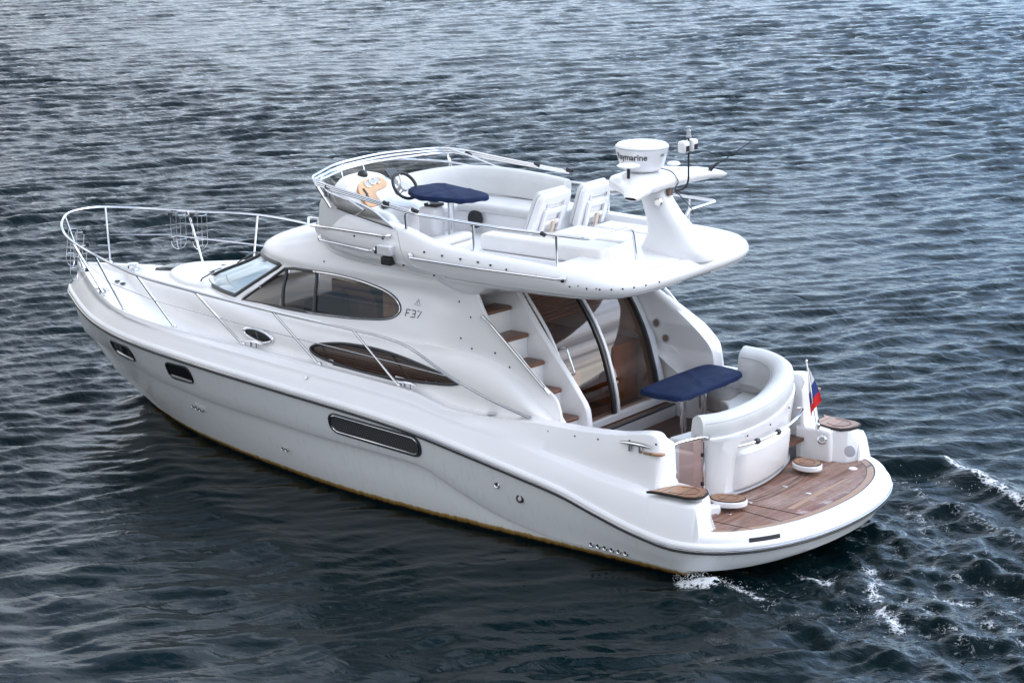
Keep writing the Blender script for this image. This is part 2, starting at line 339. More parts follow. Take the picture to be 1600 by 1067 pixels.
rlow = hrow(lambda x: zK(x)*.55, stem_x(.55), yf=lambda x: max(0, hull_y(x, zK(x)*.55)-.035*kf(x)*min(1, max(0, (11.0-x))/.6))); rows.append(rlow+stern(rlow[-1][1], .60, rlow[-1][2], .12))
r1 = hrow(lambda x: zK(x)-.028*kf(x), 11.39, yf=k1y); rows.append(r1+stern(r1[-1][1], .20, r1[-1][2], .17))
r2 = hrow(lambda x: zK(x), 11.42, yf=lambda x: hull_y(x, zK(x))+.004); rows.append(r2+stern(r2[-1][1], .06, r2[-1][2], .195))
r25 = hrow(lambda x: zK(x)+.03, 11.44, yf=lambda x: hull_y(x, zK(x)+.03)+.014*kf(x)); rows.append(r25+stern(r25[-1][1], .02, r25[-1][2], .22))
for q in (.3, .6, .85):
    zz = lambda x, q=q: zK(x)+.03+(_zR(x)-zK(x)-.03)*q
    rr = hrow(zz, stem_x(.97+.4*q), yf=lambda x, zz=zz, q=q: hull_y(x, zz(x))+.012*math.sin(q*3.14)); rows.append(rr+stern(rr[-1][1], .02-.10*q, rr[-1][2], .22+.18*q))
rRr = hrow(_zR, 11.73, yf=lambda x: _yR(x)); rows.append(rRr+stern(1.84, XC, .40, .40))
hull = MB().loft(rows).mirror().build('hull', HULL, yacht, angle=26)

# ---- rub rail round the whole boat
RUBC = [Vector(p) for p in rRr+stern(1.84, XC, .40, .40)]
def ring_path(dz=0, dn=0.0):
    P = RUBC; out = []
    for i, p in enumerate(P):
        a = P[max(0, i-1)]; c = P[min(len(P)-1, i+1)]
        n = Vector((c.y-a.y, -(c.x-a.x), 0))
        if i == 0: n = Vector((1, 0, 0))
        if i == len(P)-1: n = Vector((-1, 0, 0))
        n.normalize()
        if n.y < -.2: n = -n
        q = p+n*dn; q.z += dz; out.append(q)
    return out+[Vector((q.x, -q.y, q.z)) for q in out[-2:0:-1]]
def band(prof, name, m, parent):        # profile = closed list of (dn, dz)
    rws = [ring_path(dz, dn) for dn, dz in prof]
    return MB().loft(rws, cu=True, cv=True).build(name, m, parent, angle=45)
rub = band([(-.02, .075), (.006, .07), (.020, .05), (.026, .03), (.02, .012), (-.02, .010)], 'rub_rail', GEL, hull)
band([(-.02, .008), (.018, .008), (.022, -.004), (.016, -.012), (-.02, -.012)], 'rub_rail_trim', GEL, hull)
band([(-.02, -.014), (.026, -.016), (.031, -.024), (.026, -.034), (-.02, -.036)], 'rub_rail_fender', BLK, hull)
MB().tube(ring_path(.008, .026), .006, 6, closed=True).build('rub_rail_bead', CHR, hull)

# ---- topsides above the rub rail, side deck edge, cockpit coaming and quarter
yC = pchip([.70, .78, 1.29, 1.45, 3.0, 4.87, 6.1, 7.3, 8.47, 9.54, 10.2, 10.7, 11.2, 11.42, 11.56], [1.50, 1.60, 1.53, 1.565, 1.58, 1.58, 1.56, 1.50, 1.42, 1.21, .91, .60, .25, .10, 0])
zC = pchip([.70, .72, .765, .81, 1.28, 1.31, 1.335, 1.37, 1.45, 1.9, 2.4, 3.0, 3.6, 4.12, 4.32, 4.55, 4.87, 6.1, 7.3, 8.5, 9.54, 10.2, 11.2, 11.56],
          [.52, .62, .84, .905, .915, .96, 1.30, 1.425, 1.46, 1.39, 1.36, 1.35, 1.31, 1.325, 1.365, 1.425, 1.455, 1.52, 1.565, 1.59, 1.62, 1.67, 1.74, 1.755])
zL = pchip([.6, 1.2, 1.55, 2.0, 2.6, 3.2], [.85, .86, .915, .965, 1.01, 1.05])
lf = lambda x: min(1, max(0, (3.5-x)/1.5))**1.2
XT = stations(11.56, 3.6, 80, 1.5)+[3.6-.05*i for i in range(1, 42)]+[1.52, 1.49, 1.46, 1.44, 1.42, 1.40, 1.38, 1.36, 1.345, 1.33, 1.32, 1.31, 1.295, 1.28, 1.25, 1.2, 1.15, 1.1, 1.05, 1.0, .95, .9, .87, .85, .83, .81, .79, .775, .76, .745, .73, .72, .71, .70]
def trow(k):
    out = []
    for x in XT:
        xr = 11.73-(11.56-x)*(11.73-8)/(11.56-8) if x > 8 else x
        yr, zr = (yR(xr), _zR(xr)); yc, zc = yC(x), zC(x)
        ylip, zlip = max(0, yr-.012), zr+.07
        l = lf(x); zl = min(zL(x), zc-.03); top = zc-zlip
        y1 = (ylip+(yc-ylip)*.45)*(1-l)+l*(ylip-.05); z1 = (zlip+top*.5)*(1-l)+l*(zl-.045)
        if x < 1.345: y1, z1 = ylip-.06*min(1, (zc-.5)/.4), min(zl-.045, zc-.02)
        y15 = y1-.012-.02*l; z15 = z1+.02*(1-l)+.035*l
        y2 = y1-(.02)*(1-l)-.13*l; z2 = z1+.05*(1-l)+.055*l
        if x < 1.345: y2 = y1-.14; z2 = min(z2, zc)
        y3, z3 = yc+.012, zc-.03
        if x < 1.345: y3 = min(yc, y2-.02); z3 = zc
        a = {0: (yr, zr), 1: (ylip, zlip), 2: (y1, z1), 3: (y15, z15), 4: (y2, z2), 5: (y2+(y3-y2)*.5+.008, z2+(z3-z2)*.5), 6: (y3, z3), 7: (min(yc, y3), zc), 8: (max(0, min(yc, y3)-.03), zc+.004)}
        if x < 3.12:
            inn = min(yc-.16, 1.38) if x > 1.345 else 1.28+.36*max(0, (1.2-x)/.6)**2
            a[8] = (yc-.03, zc+.004) if x > 1.345 else (yc-.05, zc)
            a[9] = (inn+.02, zc+.004) if x > 1.345 else (inn+.03, zc); a[10] = (inn, zc-.02); a[11] = (inn-(.02 if x > 1.345 else 0.02), .46)
        else:
            a[9] = (max(0, yc-.045), zc-.004); a[10] = (max(0, yc-.06), zc-.014); a[11] = (max(0, yc-.07), zc-.05)
        yy, zz = a[k]; out.append((xr if k < 2 else x, max(0, yy), zz))
    return out
topsides = MB().loft([trow(k) for k in range(12)]).mirror().build('topsides', GEL, yacht, angle=42)

# ---- foredeck and side decks with the raised coachroof flank
yWk = pchip([2.9, 4, 5, 6, 7.2, 8, 9, 9.8, 10.4, 10.62], [1.40, 1.42, 1.43, 1.42, 1.35, 1.22, .90, .55, .2, .02])
ySh = pchip([2.9, 4, 5, 7.2, 8, 9, 9.8, 10.4, 10.62], [1.24, 1.18, 1.165, 1.13, 1.02, .70, .36, .10, .01])
zSh = pchip([2.84, 2.92, 3.0, 3.12, 3.38, 3.69, 4.04, 4.45, 5.4, 6.34, 6.9, 7.6, 8.3, 9, 9.8, 10.4, 10.62], [1.22, 1.32, 1.37, 1.45, 1.64, 1.80, 1.87, 1.87, 1.85, 1.85, 1.88, 1.94, 1.97, 1.93, 1.86, 1.80, 1.78])
zCr = pchip([8, 9, 9.8, 10.4, 11, 11.56], [2.03, 1.99, 1.91, 1.845, 1.79, 1.755])
XD = stations(11.55, 2.86, 260, 1.1)
def drow(k):
    out = []
    for x in XD:
        yc, zc = yC(x)-.03, zC(x)+.002
        yb = min(yWk(x) if x < 10.62 else 0.0, max(0, yc-.07)); ys = min(ySh(x) if x < 10.62 else 0.0, yb); zs = max(zSh(x) if x < 10.62 else 0, zc+.02) if x > 3.0 else zSh(x)
        zd = zc+.012; zcr = zCr(x)
        if k == 0: p = (yc, zc)
        elif k == 1: p = (max(0, yc-.035), zc-.014)
        elif k == 2: p = (yb+(yc-yb)*.4, zc-.006)
        elif k == 3: p = (yb+.015, zd-.01)
        elif k < 28:
            a = (k-3)/24*math.pi/2
            e = .74
            p = (ys+(yb-ys)*math.cos(a)**e, zd+(zs-zd)*math.sin(a)**e) if a < 1.5707 else (ys, zs)
        elif k < 36:
            f = (k-27)/8
            if x > 8.0: p = (ys*(1-f), zs+(zcr-zs)*(1-(1-f)**2))
            else: p = (ys-.12*f, zs+.012*f)
        out.append((x, max(0, p[0]), p[1]))
    return out
eye = [(6.277, 1.662), (6.181, 1.713), (5.96, 1.755), (5.732, 1.776), (5.352, 1.778), (4.963, 1.75), (4.559, 1.686), (4.149, 1.6), (4.110, 1.58), (4.151, 1.562), (4.295, 1.536), (4.738, 1.509), (5.194, 1.496), (5.582, 1.507), (5.991, 1.553), (6.215, 1.603)]
oval = [(7.383, 1.699), (7.33, 1.735), (7.191, 1.75), (7.027, 1.729), (6.92, 1.69), (6.895, 1.655), (6.96, 1.618), (7.096, 1.596), (7.273, 1.631), (7.36, 1.665)]
def sm2(poly, n=6): return [(p.x, p.y) for p in catmull([(a, b_, 0) for a, b_ in poly], n, True)]
EYE, OVAL = sm2(eye), sm2(oval)
def deck_skip(c): return c[2] > 1.45 and abs(c[1]) > .9 and (inside((c[0], c[2]), EYE) or inside((c[0], c[2]), OVAL))
DROWS = [drow(k) for k in range(36)]
deck = MB().loft(DROWS, skip=deck_skip).mirror().build('deck', GELW, yacht, angle=40)
def flank_y(x, z):      # height field of the coachroof flank
    yc, zc = yC(x)-.03, zC(x)+.002
    yb = min(yWk(x), yc-.07); ys = min(ySh(x), yb); zs = max(zSh(x), zc+.02); zd = zc+.012
    f = min(1, max(0, (z-zd)/(zs-zd)))
    s_ = f**(1/.74); return ys+(yb-ys)*max(0, 1-s_*s_)**(.37)

# ---- saloon cabin: horizontal rings, straight sides running aft into the stair wall
ysC = pchip([1.2, 1.80, 1.95, 2.2, 2.43, 2.52, 2.60, 2.66, 2.72, 2.80, 2.86], [1.27, 1.155, 1.115, 1.05, .99, 1.005, .985, .96, .93, .88, .80])
xsC = pchip([1.2, 1.8, 2.0, 2.43, 2.6, 2.72, 2.86], [6.9, 6.9, 6.8, 6.2, 6.1, 6.0, 5.9])
xfC = pchip([1.2, 1.85, 2.0, 2.43, 2.52, 2.60, 2.66, 2.72, 2.80, 2.86], [9.05, 9.02, 8.85, 7.98, 7.95, 7.83, 7.68, 7.50, 7.20, 6.95])
xaC = pchip([1.20, 1.29, 1.51, 1.66, 1.84, 1.98, 2.05, 2.18, 2.33, 2.51, 2.72, 2.9], [2.83, 2.83, 2.91, 3.11, 3.32, 3.48, 3.61, 3.75, 3.87, 3.97, 4.08, 4.6])
def wall_y(x, z):      # the side wall stands up straight where it runs aft past the saloon
    q = min(1, max(0, (4.95-x)/1.1)); q = q*q*(3-2*q); ys = ysC(z); return ys+(max(ys, 1.205)-ys)*q
def cab_y(x, z):
    if x < 4.96: return wall_y(x, z)
    u = min(.9999, max(0, (x-xsC(z))/(xfC(z)-xsC(z)))); return ysC(z)*(1-u**2.3)**(1/2.3)
sal = [(7.656, 1.975), (6.966, 1.985), (6.492, 1.985), (6.007, 2.003), (5.657, 2.031), (5.396, 2.066), (5.265, 2.12), (5.215, 2.199), (5.30, 2.292), (5.495, 2.366), (5.841, 2.427), (6.176, 2.452), (6.507, 2.450), (6.916, 2.428), (7.085, 2.399)]
SAL = [(p.x, p.y) for p in catmull([(a, b_, 0) for a, b_ in sal[1:-1]], 6)]; SAL = [sal[0]]+SAL+[sal[-1]]
def pill(z): return 7.80-(z-1.99)*(7.80-7.18)/.42      # aft edge of the windscreen
def cab_skip(c):
    x, y, z = c
    if inside((x, z), SAL) and abs(y) > .6: return True
    if 2.015 < z < 2.415 and x > pill(z): return True
    return False
ZR = sorted(set([1.25+.06*i for i in range(10)]+[1.82+.0145*i for i in range(48)]+[2.52, 2.54, 2.56, 2.58, 2.6, 2.62, 2.64, 2.66, 2.69, 2.72, 2.75, 2.78, 2.80, 2.83, 2.86]))
def cabring(z, off=0):
    xa, xs, xf, ys = xaC(z), xsC(z), xfC(z), ysC(z); out = []
    for i in range(61):
        a = math.pi/2*i/60; out.append((xs+(xf-xs)*math.cos(a)**(2/2.3)*1.0, ys*math.sin(a)**(2/2.3), z))
    n = 190
    for i in range(1, n+1):
        x = xs+(xa-xs)*i/n; out.append((x, wall_y(x, z), z))
    return out
cabin = MB().loft([cabring(z) for z in ZR], skip=cab_skip).mirror().build('cabin', GEL, yacht, angle=40)
mdf = cabin.modifiers.new('solid', 'SOLIDIFY'); mdf.thickness = .02; mdf.offset = 0

# ---- windows of the cabin: panes follow the moulding, frames run round the openings
def outline3(poly, fy, off=0.0, side=1): return [Vector((x, side*(fy(x, z)+off), z)) for x, z in poly]
def pane_grid(poly, fy, off, side, n=40, m=14):
    xs = [p[0] for p in poly]; zs = [p[1] for p in poly]; mb = MB()
    X = np.linspace(min(xs), max(xs), n+1); vv = []; 
    # column-wise clipping of the outline
    for x in X:
        xx = min(max(x, min(xs)+1e-4), max(xs)-1e-4); cr_ = []
        for i in range(len(poly)):
            (a, b_), (c, d) = poly[i-1], poly[i]
            if (a > xx) != (c > xx): cr_.append(b_+(d-b_)*(xx-a)/(c-a))
        lo, hi = min(cr_), max(cr_)
        vv.append([(xx, side*(fy(xx, lo+(hi-lo)*j/m)+off), lo+(hi-lo)*j/m) for j in range(m+1)])
    return mb.loft(vv)
def clip_poly(poly, x0, x1):
    out = []; n = len(poly)
    for lim, keep in ((x0, lambda v: v >= x0), (x1, lambda v: v <= x1)):
        src = poly if lim == x0 else out; res = []
        for i in range(len(src)):
            a, b_ = src[i-1], src[i]
            if keep(a[0]) != keep(b_[0]):
                t_ = (lim-a[0])/(b_[0]-a[0]); res.append((lim, a[1]+(b_[1]-a[1])*t_))
            if keep(b_[0]): res.append(b_)
        out = res
    return out
for side in (1, -1):
    wf = MB().tube(outline3(SAL, cab_y, .006, side), .019, 8, closed=True).build('saloon_window', GASK, cabin)
    MB().tube(outline3([(x, z) for x, z in SAL if x < 6.6], cab_y, .018, side)[:], .009, 6).build('window_trim', CHR, wf) if side > 0 else None
    for a, b_ in ((5.0, 6.49), (6.51, 7.0), (7.03, 7.7)):
        pg = clip_poly(SAL, a, b_)
        if len(pg) > 2: pane_grid(pg, cab_y, -.006, side, 36, 12).build('window_pane', TINT, wf, recalc=False)
    for xa_, xb_ in ((6.527, 6.478), (7.072, 6.965)):
        MB().tube([(xa_+(xb_-xa_)*i/8, side*(cab_y(xa_+(xb_-xa_)*i/8, 2.455-.47*i/8)+.004), (2.455 if xa_ < 7 else 2.40)+((1.985)-(2.455 if xa_ < 7 else 2.40))*i/8) for i in range(9)], .022, 8).build('window_mullion', GASK, wf)
# windscreen wraps round the front
zs_ = [2.0+.43*i/16 for i in range(17)]
def wsrow(z, off):
    xs, xf, ys = xsC(z), xfC(z)+off, ysC(z)+off; xp = pill(z)+.02; a0 = math.acos(min(1, max(0, (xp-xs)/(xf-xs)))**(2.3/2)) if xp > xs else math.pi/2
    pts = []
    for i in range(-40, 41):
        a = abs(a0*i/40); x = xs+(xf-xs)*math.cos(a)**(2/2.3); y = ys*math.sin(a)**(2/2.3)
        pts.append(Vector((x, y if i > 0 else -y, z)))
    return pts
wsf_path = wsrow(2.0, .008)+[wsrow(z, .008)[-1] for z in zs_[1:-1]]+wsrow(2.43, .008)[::-1]+[wsrow(z, .008)[0] for z in zs_[-2:0:-1]]
wsf = MB().tube(wsf_path, .026, 8, closed=True).build('windscreen', GASK, cabin)
MB().loft([wsrow(z, -.006) for z in zs_]).build('windscreen_pane', SCRG, wsf, recalc=False)
MB().tube([wsrow(z, .012)[27] for z in zs_], .02, 6).build('windscreen_mullion', GASK, wsf); MB().tube([wsrow(z, .012)[53] for z in zs_], .02, 6).build('windscreen_mullion', GASK, wsf)
for sy in (.72, -.2):     # wiper arms
    zz = 2.06; 
    base = Vector((8.95-.55*sy*sy, sy, 1.99)); tip = base+Vector((-.34, .10, .20))
    wp = MB().tube([base, base+Vector((-.05, .01, .06)), tip], .009, 6).build('wiper', BLK, cabin); MB().tube([tip+Vector((.12, -.25, -.02)), tip+Vector((-.1, .18, .04))], .008, 6).build('wiper_blade', BLK, wp)
# flank windows
for side in (1, -1):
    f = MB().tube(outline3(EYE, flank_y, .006, side), .017, 8, closed=True).build('eye_window', GASK, deck)
    pane_grid(EYE, flank_y, -.004, side, 50, 10).build('window_pane', TINTD, f, recalc=False)
    bl = MB()
    for i in range(11):
        z = 1.50+.027*i
        bl.tube([(4.0+.11*k, side*(flank_y(4.0+.11*k, z)-.022), z) for k in range(22)], .0085, 5)
    bl.build('blind_slats', SLAT, f)
    bk = MB(); bk.loft([[(3.95+.12*k, side*(flank_y(3.95+.12*k, min(z, zSh(3.95+.12*k)-.005))-.11), z) for k in range(21)] for z in (1.42, 1.55, 1.7, 1.85)]); bk.build('blind_backing', BLIND, f, recalc=False)
    f = MB().tube(outline3(OVAL, flank_y, .008, side), .020, 8, closed=True).build('oval_portlight', CHR, deck)
    pane_grid(OVAL, flank_y, -.002, side, 24, 8).build('portlight_pane', NAVR, f, recalc=False)

# ---- hull windows, air intake grille and skin fittings
def hy(x, z): return hull_y(x, z)+.012
def rr_outline(x0, x1, zf, hgt, r, n=8):
    # rounded slot following the sheer: zf(x) = centre line
    pts = []
    for cx_, s0 in ((x1-r, -90), (x0+r, 90)):
        for i in range(n+1):
            a = R_(s0+180*i/n); pts.append((cx_+r*math.cos(a), zf(cx_)+(hgt/2-r)*(1 if math.sin(a) > 0 else -1)+r*math.sin(a)) if abs(math.sin(a)) > 1e-6 or True else None)
    return pts
for side in (1, -1):
    for x0, x1, zc_, hh in ((8.07, 8.57, 1.075, .215), (9.36, 9.94, 1.075, .20)):
        ol = rr_outline(x0, x1, lambda x, zc_=zc_: zc_+(.04*(x0+x1-2*x)/(x1-x0) if side else 0)*0.3, hh, .085)
        f = MB().tube(outline3(ol, hy, .004, side), .013, 8, closed=True).build('hull_window', BLK, hull)
        MB().tube(outline3([(x0+.03+(x1-x0-.06)*i/10, zc_-hh/2+.025) for i in range(11)], hy, .012, side), .009, 6).build('window_drip_rim', CHR, f)
        pane_grid(ol, hy, .006, side, 20, 8).build('window_pane', NAVR, f, recalc=False)
    zg = lambda x: .925+(x-5.02)*.055
    ol = rr_outline(4.37, 5.68, zg, .208, .096)
    f = MB().tube(outline3(ol, hy, .008, side), .010, 8, closed=True).build('air_intake', CHR, hull)
    MB().tube(outline3(rr_outline(4.345, 5.705, zg, .236, .108), hy, .002, side), .015, 8, closed=True).build('intake_surround', GASK, f)
    pane_grid(ol, hy, .006, side, 40, 8).build('intake_mesh', MESHG, f, recalc=False)
    for x, z, r, m_ in [(8.43, .567, .022, CHR), (8.35, .556, .022, CHR), (8.28, .546, .022, CHR), (6.77, .37, .022, CHR), (6.70, .368, .022, CHR), (3.304, .645, .035, CHR), (3.007, .542, .05, BLK)]+[(2.137-.0915*i, .162-.001*i, .028, CHR) for i in range(6)]:
        yy = hull_y(x, z)+.014*kf(x)*(1 if z > zK(x) else -1.5)
        Mx = aim((x, side*yy, z), (0.0, side, .12))
        o_ = MB().lathe([(r, -.03), (r, .012), (r*.8, .02), (r*.5, .014), (r*.45, -.02)], Mx, 16).build('skin_fitting', m_, hull)
        MB().lathe([(r*.5, .0), (r*.5, .0145), (1e-6, .0145)], Mx, 12).build('fitting_bore', BLK if m_ is CHR else CHR, o_)

# ---- flybridge moulding: perimeter from the front centre to the aft centre, port side
yF = pchip([2.9, 3.4, 4.3, 4.9, 5.2, 5.6], [1.47, 1.465, 1.42, 1.33, 1.27, 1.22])
PER = []
for i in range(41):
    a = math.pi/2*i/40; PER.append((5.6+1.33*math.cos(a)**(2/2.4), 1.22*math.sin(a)**(2/2.4)))
for i in range(1, 60): x = 5.6-(5.6-2.9)*i/59; PER.append((x, yF(x)))
for i in range(1, 46): a = math.pi/2*i/45; PER.append((2.9-1.02*math.sin(a)**(2/4.2), 1.47*math.cos(a)**(2/4.2)))
zT = pchip([1.9, 2.9, 4.0, 4.5, 5.1, 5.6, 6.1, 6.6, 7.02], [2.985, 3.03, 3.055, 3.085, 3.165, 3.20, 3.25, 3.27, 3.25])
zM = pchip([1.9, 3.0, 4.3, 5.2, 6, 7.02], [2.86, 2.87, 2.87, 2.90, 2.93, 2.93])
zB = pchip([1.9, 2.4, 3.0, 4.3, 5.0, 5.6, 7.02], [2.745, 2.725, 2.70, 2.66, 2.665, 2.67, 2.70])
lean = pchip([1.9, 4.3, 5.2, 6.0, 6.6, 7.02], [0, 0, .03, .06, .12, .17])   # the front leans back
def per(off, zf):
    out = []
    for i, (x, y) in enumerate(PER):
        a = PER[max(0, i-1)]; c = PER[min(len(PER)-1, i+1)]; n = Vector((-(c[1]-a[1]), c[0]-a[0], 0))
        n = Vector((1, 0, 0)) if i == 0 else Vector((-1, 0, 0)) if i == len(PER)-1 else Vector((c[1]-a[1], -(c[0]-a[0]), 0)).normalized()
        o_ = off(x) if callable(off) else off
        out.append((x+n.x*o_, max(0, y+n.y*o_), zf(x)))
    return out
frows = [per(lambda x: -.42, lambda x: zB(x)+.015), per(lambda x: -.16, lambda x: zB(x)), per(lambda x: -.10 if x < 4.3 else -.13, lambda x: zB(x)+.015), per(lambda x: -.03, lambda x: zB(x)+(zM(x)-zB(x))*.55), per(0, zM),
         per(lambda x: -.006-lean(x)*.3, lambda x: zM(x)+(zT(x)-zM(x))*.3), per(lambda x: -.025-lean(x)*.7, lambda x: zM(x)+(zT(x)-zM(x))*.62), per(lambda x: -.05-lean(x), lambda x: zT(x)-.035), per(lambda x: -.075-lean(x), lambda x: zT(x)-.010), per(lambda x: -.11-lean(x), lambda x: zT(x)), per(lambda x: -.19-lean(x), lambda x: zT(x)+.002), per(lambda x: -.215-lean(x), lambda x: zT(x)-.012), per(lambda x: -.225-lean(x), lambda x: 2.80)]
fly = MB().loft(frows).mirror().build('flybridge', GEL, yacht, angle=48)
# seam where the aft overhang joins the front moulding, and the rubbing groove along the overhang's lower edge
gro = per(.001, lambda x: zB(x)+(zM(x)-zB(x))*.30)
gi = [i for i, p in enumerate(PER) if p[0] < 4.35 and p[1] > .02]
gpath = [per(lambda x: -.058, lambda x: zB(x)+(zM(x)-zB(x))*.36)[i] for i in gi]
MB().tube(gpath, .008, 6).build('groove_line', GRYS, fly); MB().tube([(x, -y, z) for x, y, z in gpath], .008, 6).build('groove_line', GRYS, fly)
inner = [p for p in per(lambda x: -.215-lean(x), lambda x: 2.80)]
ol = [(p[0], p[1]) for p in inner if p[0] > 2.92]; ol = ol+[(x, -y) for x, y in ol[::-1]]
MB().prism(ol, 2.785, 2.80).build('flybridge_sole', GELW, fly)
top = [p for p in per(-.19, lambda x: zT(x)+.001) if p[0] < 2.93]; rws = []
for p in top: rws.append([(p[0], p[1]*(1-2*k/20), p[2]+.012*(1-(1-2*k/20)**2)*p[1]) for k in range(21)])
MB().loft(rws).build('aft_deck_panel', GEL, fly, angle=60)
xa_ = max(p[0] for p in top)
MB().box(xa_-.02, xa_, -1.24, 1.24, 2.79, zT(2.9)).build('well_bulkhead', GELW, fly)
und = per(lambda x: -.40, lambda x: zB(x)+.014); ol = [(p[0], p[1], p[2]) for p in und]
MB().loft([[(p[0], p[1]*(1-2*k/6), p[2]) for k in range(7)] for p in und]).build('flybridge_underside', GELW, fly, angle=60)

# pillar joining flybridge and stair wall (port) and the fared wing (starboard)
def fare(side, pts_in, y_in, pts_out, y_out, name, parent):
    mb = MB(); n = len(pts_in)
    ra = [(x, side*y_in(z), z) for x, z in pts_in]; rb = [(x, side*y_out(z), z) for x, z in pts_out]
    return mb, ra, rb
# port wall thickness along the raking edge
edge_z = [1.25+.05*i for i in range(29)]
wz = lambda z: wall_y(xaC(z), z)
ew = [[(xaC(z)+.005, wz(z)+.012, z), (xaC(z)-.008, wz(z)+.004, z), (xaC(z)-.010, wz(z)-.012, z), (xaC(z)-.003, wz(z)-.026, z), (xaC(z)+.1, wz(z)-.03, z), (4.3, 1.0, z)] for z in edge_z]
MB().loft(ew).build('stair_wall', GEL, cabin, angle=60)
# web under the flybridge where the wall meets it
wb = []
for i in range(17):
    q = i/16; x = 4.95-q*1.35
    zlo = 2.72-.22*math.sin(min(1, max(0, (x-3.75)/.95))*math.pi/2)**1.0 if x > 3.75 else 2.70
    zlo = 2.70-.20*max(0, 1-((x-4.15)/.55)**2) if 3.6 < x < 4.7 else 2.71
    yo = yF(x)-.10
    wb.append([(x, 1.0, zlo-.0), (x, 1.04+.0, zlo-.012), (x, (1.04+yo)/2+.04, zlo+(2.74-zlo)*.25), (x, yo+.005, 2.71), (x, yo+.06, 2.76)])
MB().loft(wb).build('flybridge_web', GEL, fly, angle=60); MB().loft([[(x, -y, z) for x, y, z in r_] for r_ in wb]).build('flybridge_web', GEL, fly, angle=60)
# starboard cockpit wing
wprof = [(3.62, 2.70), (3.36, 2.40), (3.2, 2.25), (2.98, 2.12), (2.80, 2.0), (2.66, 1.90), (2.57, 1.80), (2.50, 1.70), (2.46, 1.58), (2.44, 1.45), (2.42, 1.3), (2.40, .74)]
wp = catmull([(a, 0, b_) for a, b_ in wprof], 5); rws = []
for p in wp:
    x, z = p.x, p.z; yi = -(1.10 if z > 1.9 else 1.10+.10*min(1, (1.9-z)/.3)); yo = -(1.22+.2*min(1, max(0, (2.3-z)/.6)))
    rws.append([(4.2, yi, z), (x+.10, yi, z), (x+.03, yi-.015, z), (x-.02, (yi+yo)/2, z-.0), (x+.02, yo+.02, z), (x+.10, yo, z), (4.2, yo, z)])
wing = MB().loft(rws).build('cockpit_wing', GEL, cabin, angle=50)
for x, z, yw_ in ((3.20, 1.91, -1.095), (3.11, 1.73, -1.155)):
    sp_ = MB().lathe([(.055, 0), (.055, .006), (.045, .010), (1e-6, .010)], aim((x-.02, yw_, z-.03), (0, 1, .15)), 24).build('wall_speaker', GRYS, wing)
    MB().lathe([(.04, .0), (.04, .012), (1e-6, .013)], aim((x-.02, yw_, z-.03), (0, 1, .15)), 20).build('speaker_cone', BEIGED, sp_)
MB().tube(fillet([(3.45, -1.46, 2.30), (3.3, -1.5, 2.16), (2.8, -1.5, 1.69), (2.72, -1.5, 1.62)], .1), .014, 8).build('wing_handrail', CHR, cabin)

# ---- handrails, navigation light, lettering, snap studs on the port flank (and mirrored handrails)
for side in (1, -1):
    for pts in ([(6.28, 1.155, 2.905), (6.25, 1.24, 2.905), (5.42, 1.31, 2.885), (5.40, 1.22, 2.885)], [(4.80, 1.33, 2.915), (4.78, 1.42, 2.91), (3.75, 1.50, 2.93), (2.66, 1.50, 2.95), (2.64, 1.44, 2.95)]):
        pth = fillet([(x, side*y, z) for x, y, z in pts], .04)
        o_ = MB().tube(pth, .014, 8).build('side_handrail', CHR, fly)
        for p in (pts[0], pts[-1]): MB().lathe([(.035, -.02), (.035, .01), (.015, .02), (1e-6, .02)], aim((p[0], side*(p[1]+.03), p[2]), (0, side, 0)), 14).build('rail_flange', CHR, o_)
    MB().tube([(4.28, side*1.33, 2.755), (3.3, side*1.41, 2.79), (2.75, side*1.40, 2.815)], .010, 8).build('lower_trim_rail', CHR, fly)
    nb = MB().box(5.10, 5.30, side*1.23, side*1.36, 2.865, 2.985).build('navigation_light', ALU, fly, bevel=.018)
    MB().box(5.302, 5.318, side*1.26, side*1.355, 2.875, 2.96).build('light_lens', NAVR, nb)
    MB().box(5.13, 5.28, side*1.225, side*1.32, 2.745, 2.845).build('horn_housing', BLK, nb, bevel=.02)
st0 = None
studs = [(4.95, 2.78), (4.6, 2.985), (4.32, 2.985), (4.05, 2.985), (3.8, 2.985), (3.62, 2.975), (3.4, 2.955), (3.0, 2.94), (2.78, 2.93), (4.45, 2.745), (5.3, 3.03), (5.75, 3.0)]
def per_y(x): return _py(x)
_py = pchip([p[0] for p in PER if 2.0 < p[0] < 6.95][::3], [p[1] for p in PER if 2.0 < p[0] < 6.95][::3])
for x, z in studs+[(2.45, 2.90), (2.25, 2.885)]:
    p = (x, per_y(x)-.012, z)
    if st0 is None: st0 = MB().lathe([(.011, -.01), (.011, .006), (.006, .011), (1e-6, .011)], aim((0, 0, 0), (0, 1, .1)), 8).build('snap_stud', BLK, fly); st0.location = p
    else: copyo(st0, fly, p)
for i in range(3, 42, 5):
    q = per(-.006, lambda x: 2.88)[len(PER)-46+i]; copyo(st0, fly, (q[0], q[1], q[2]), (0, 0, R_(60*min(1, i/30))))
for i in range(7): x = 3.75-.1*0; 
for x, z in ((5.0, 2.62), (4.35, 2.62), (4.3, 2.42), (4.1, 2.28), (4.25, 2.02), (4.08, 1.93), (3.75, 1.93), (6.4, 2.585), (3.55, 1.8)): copyo(st0, cabin, (x, cab_y(x, z)+.008, z))
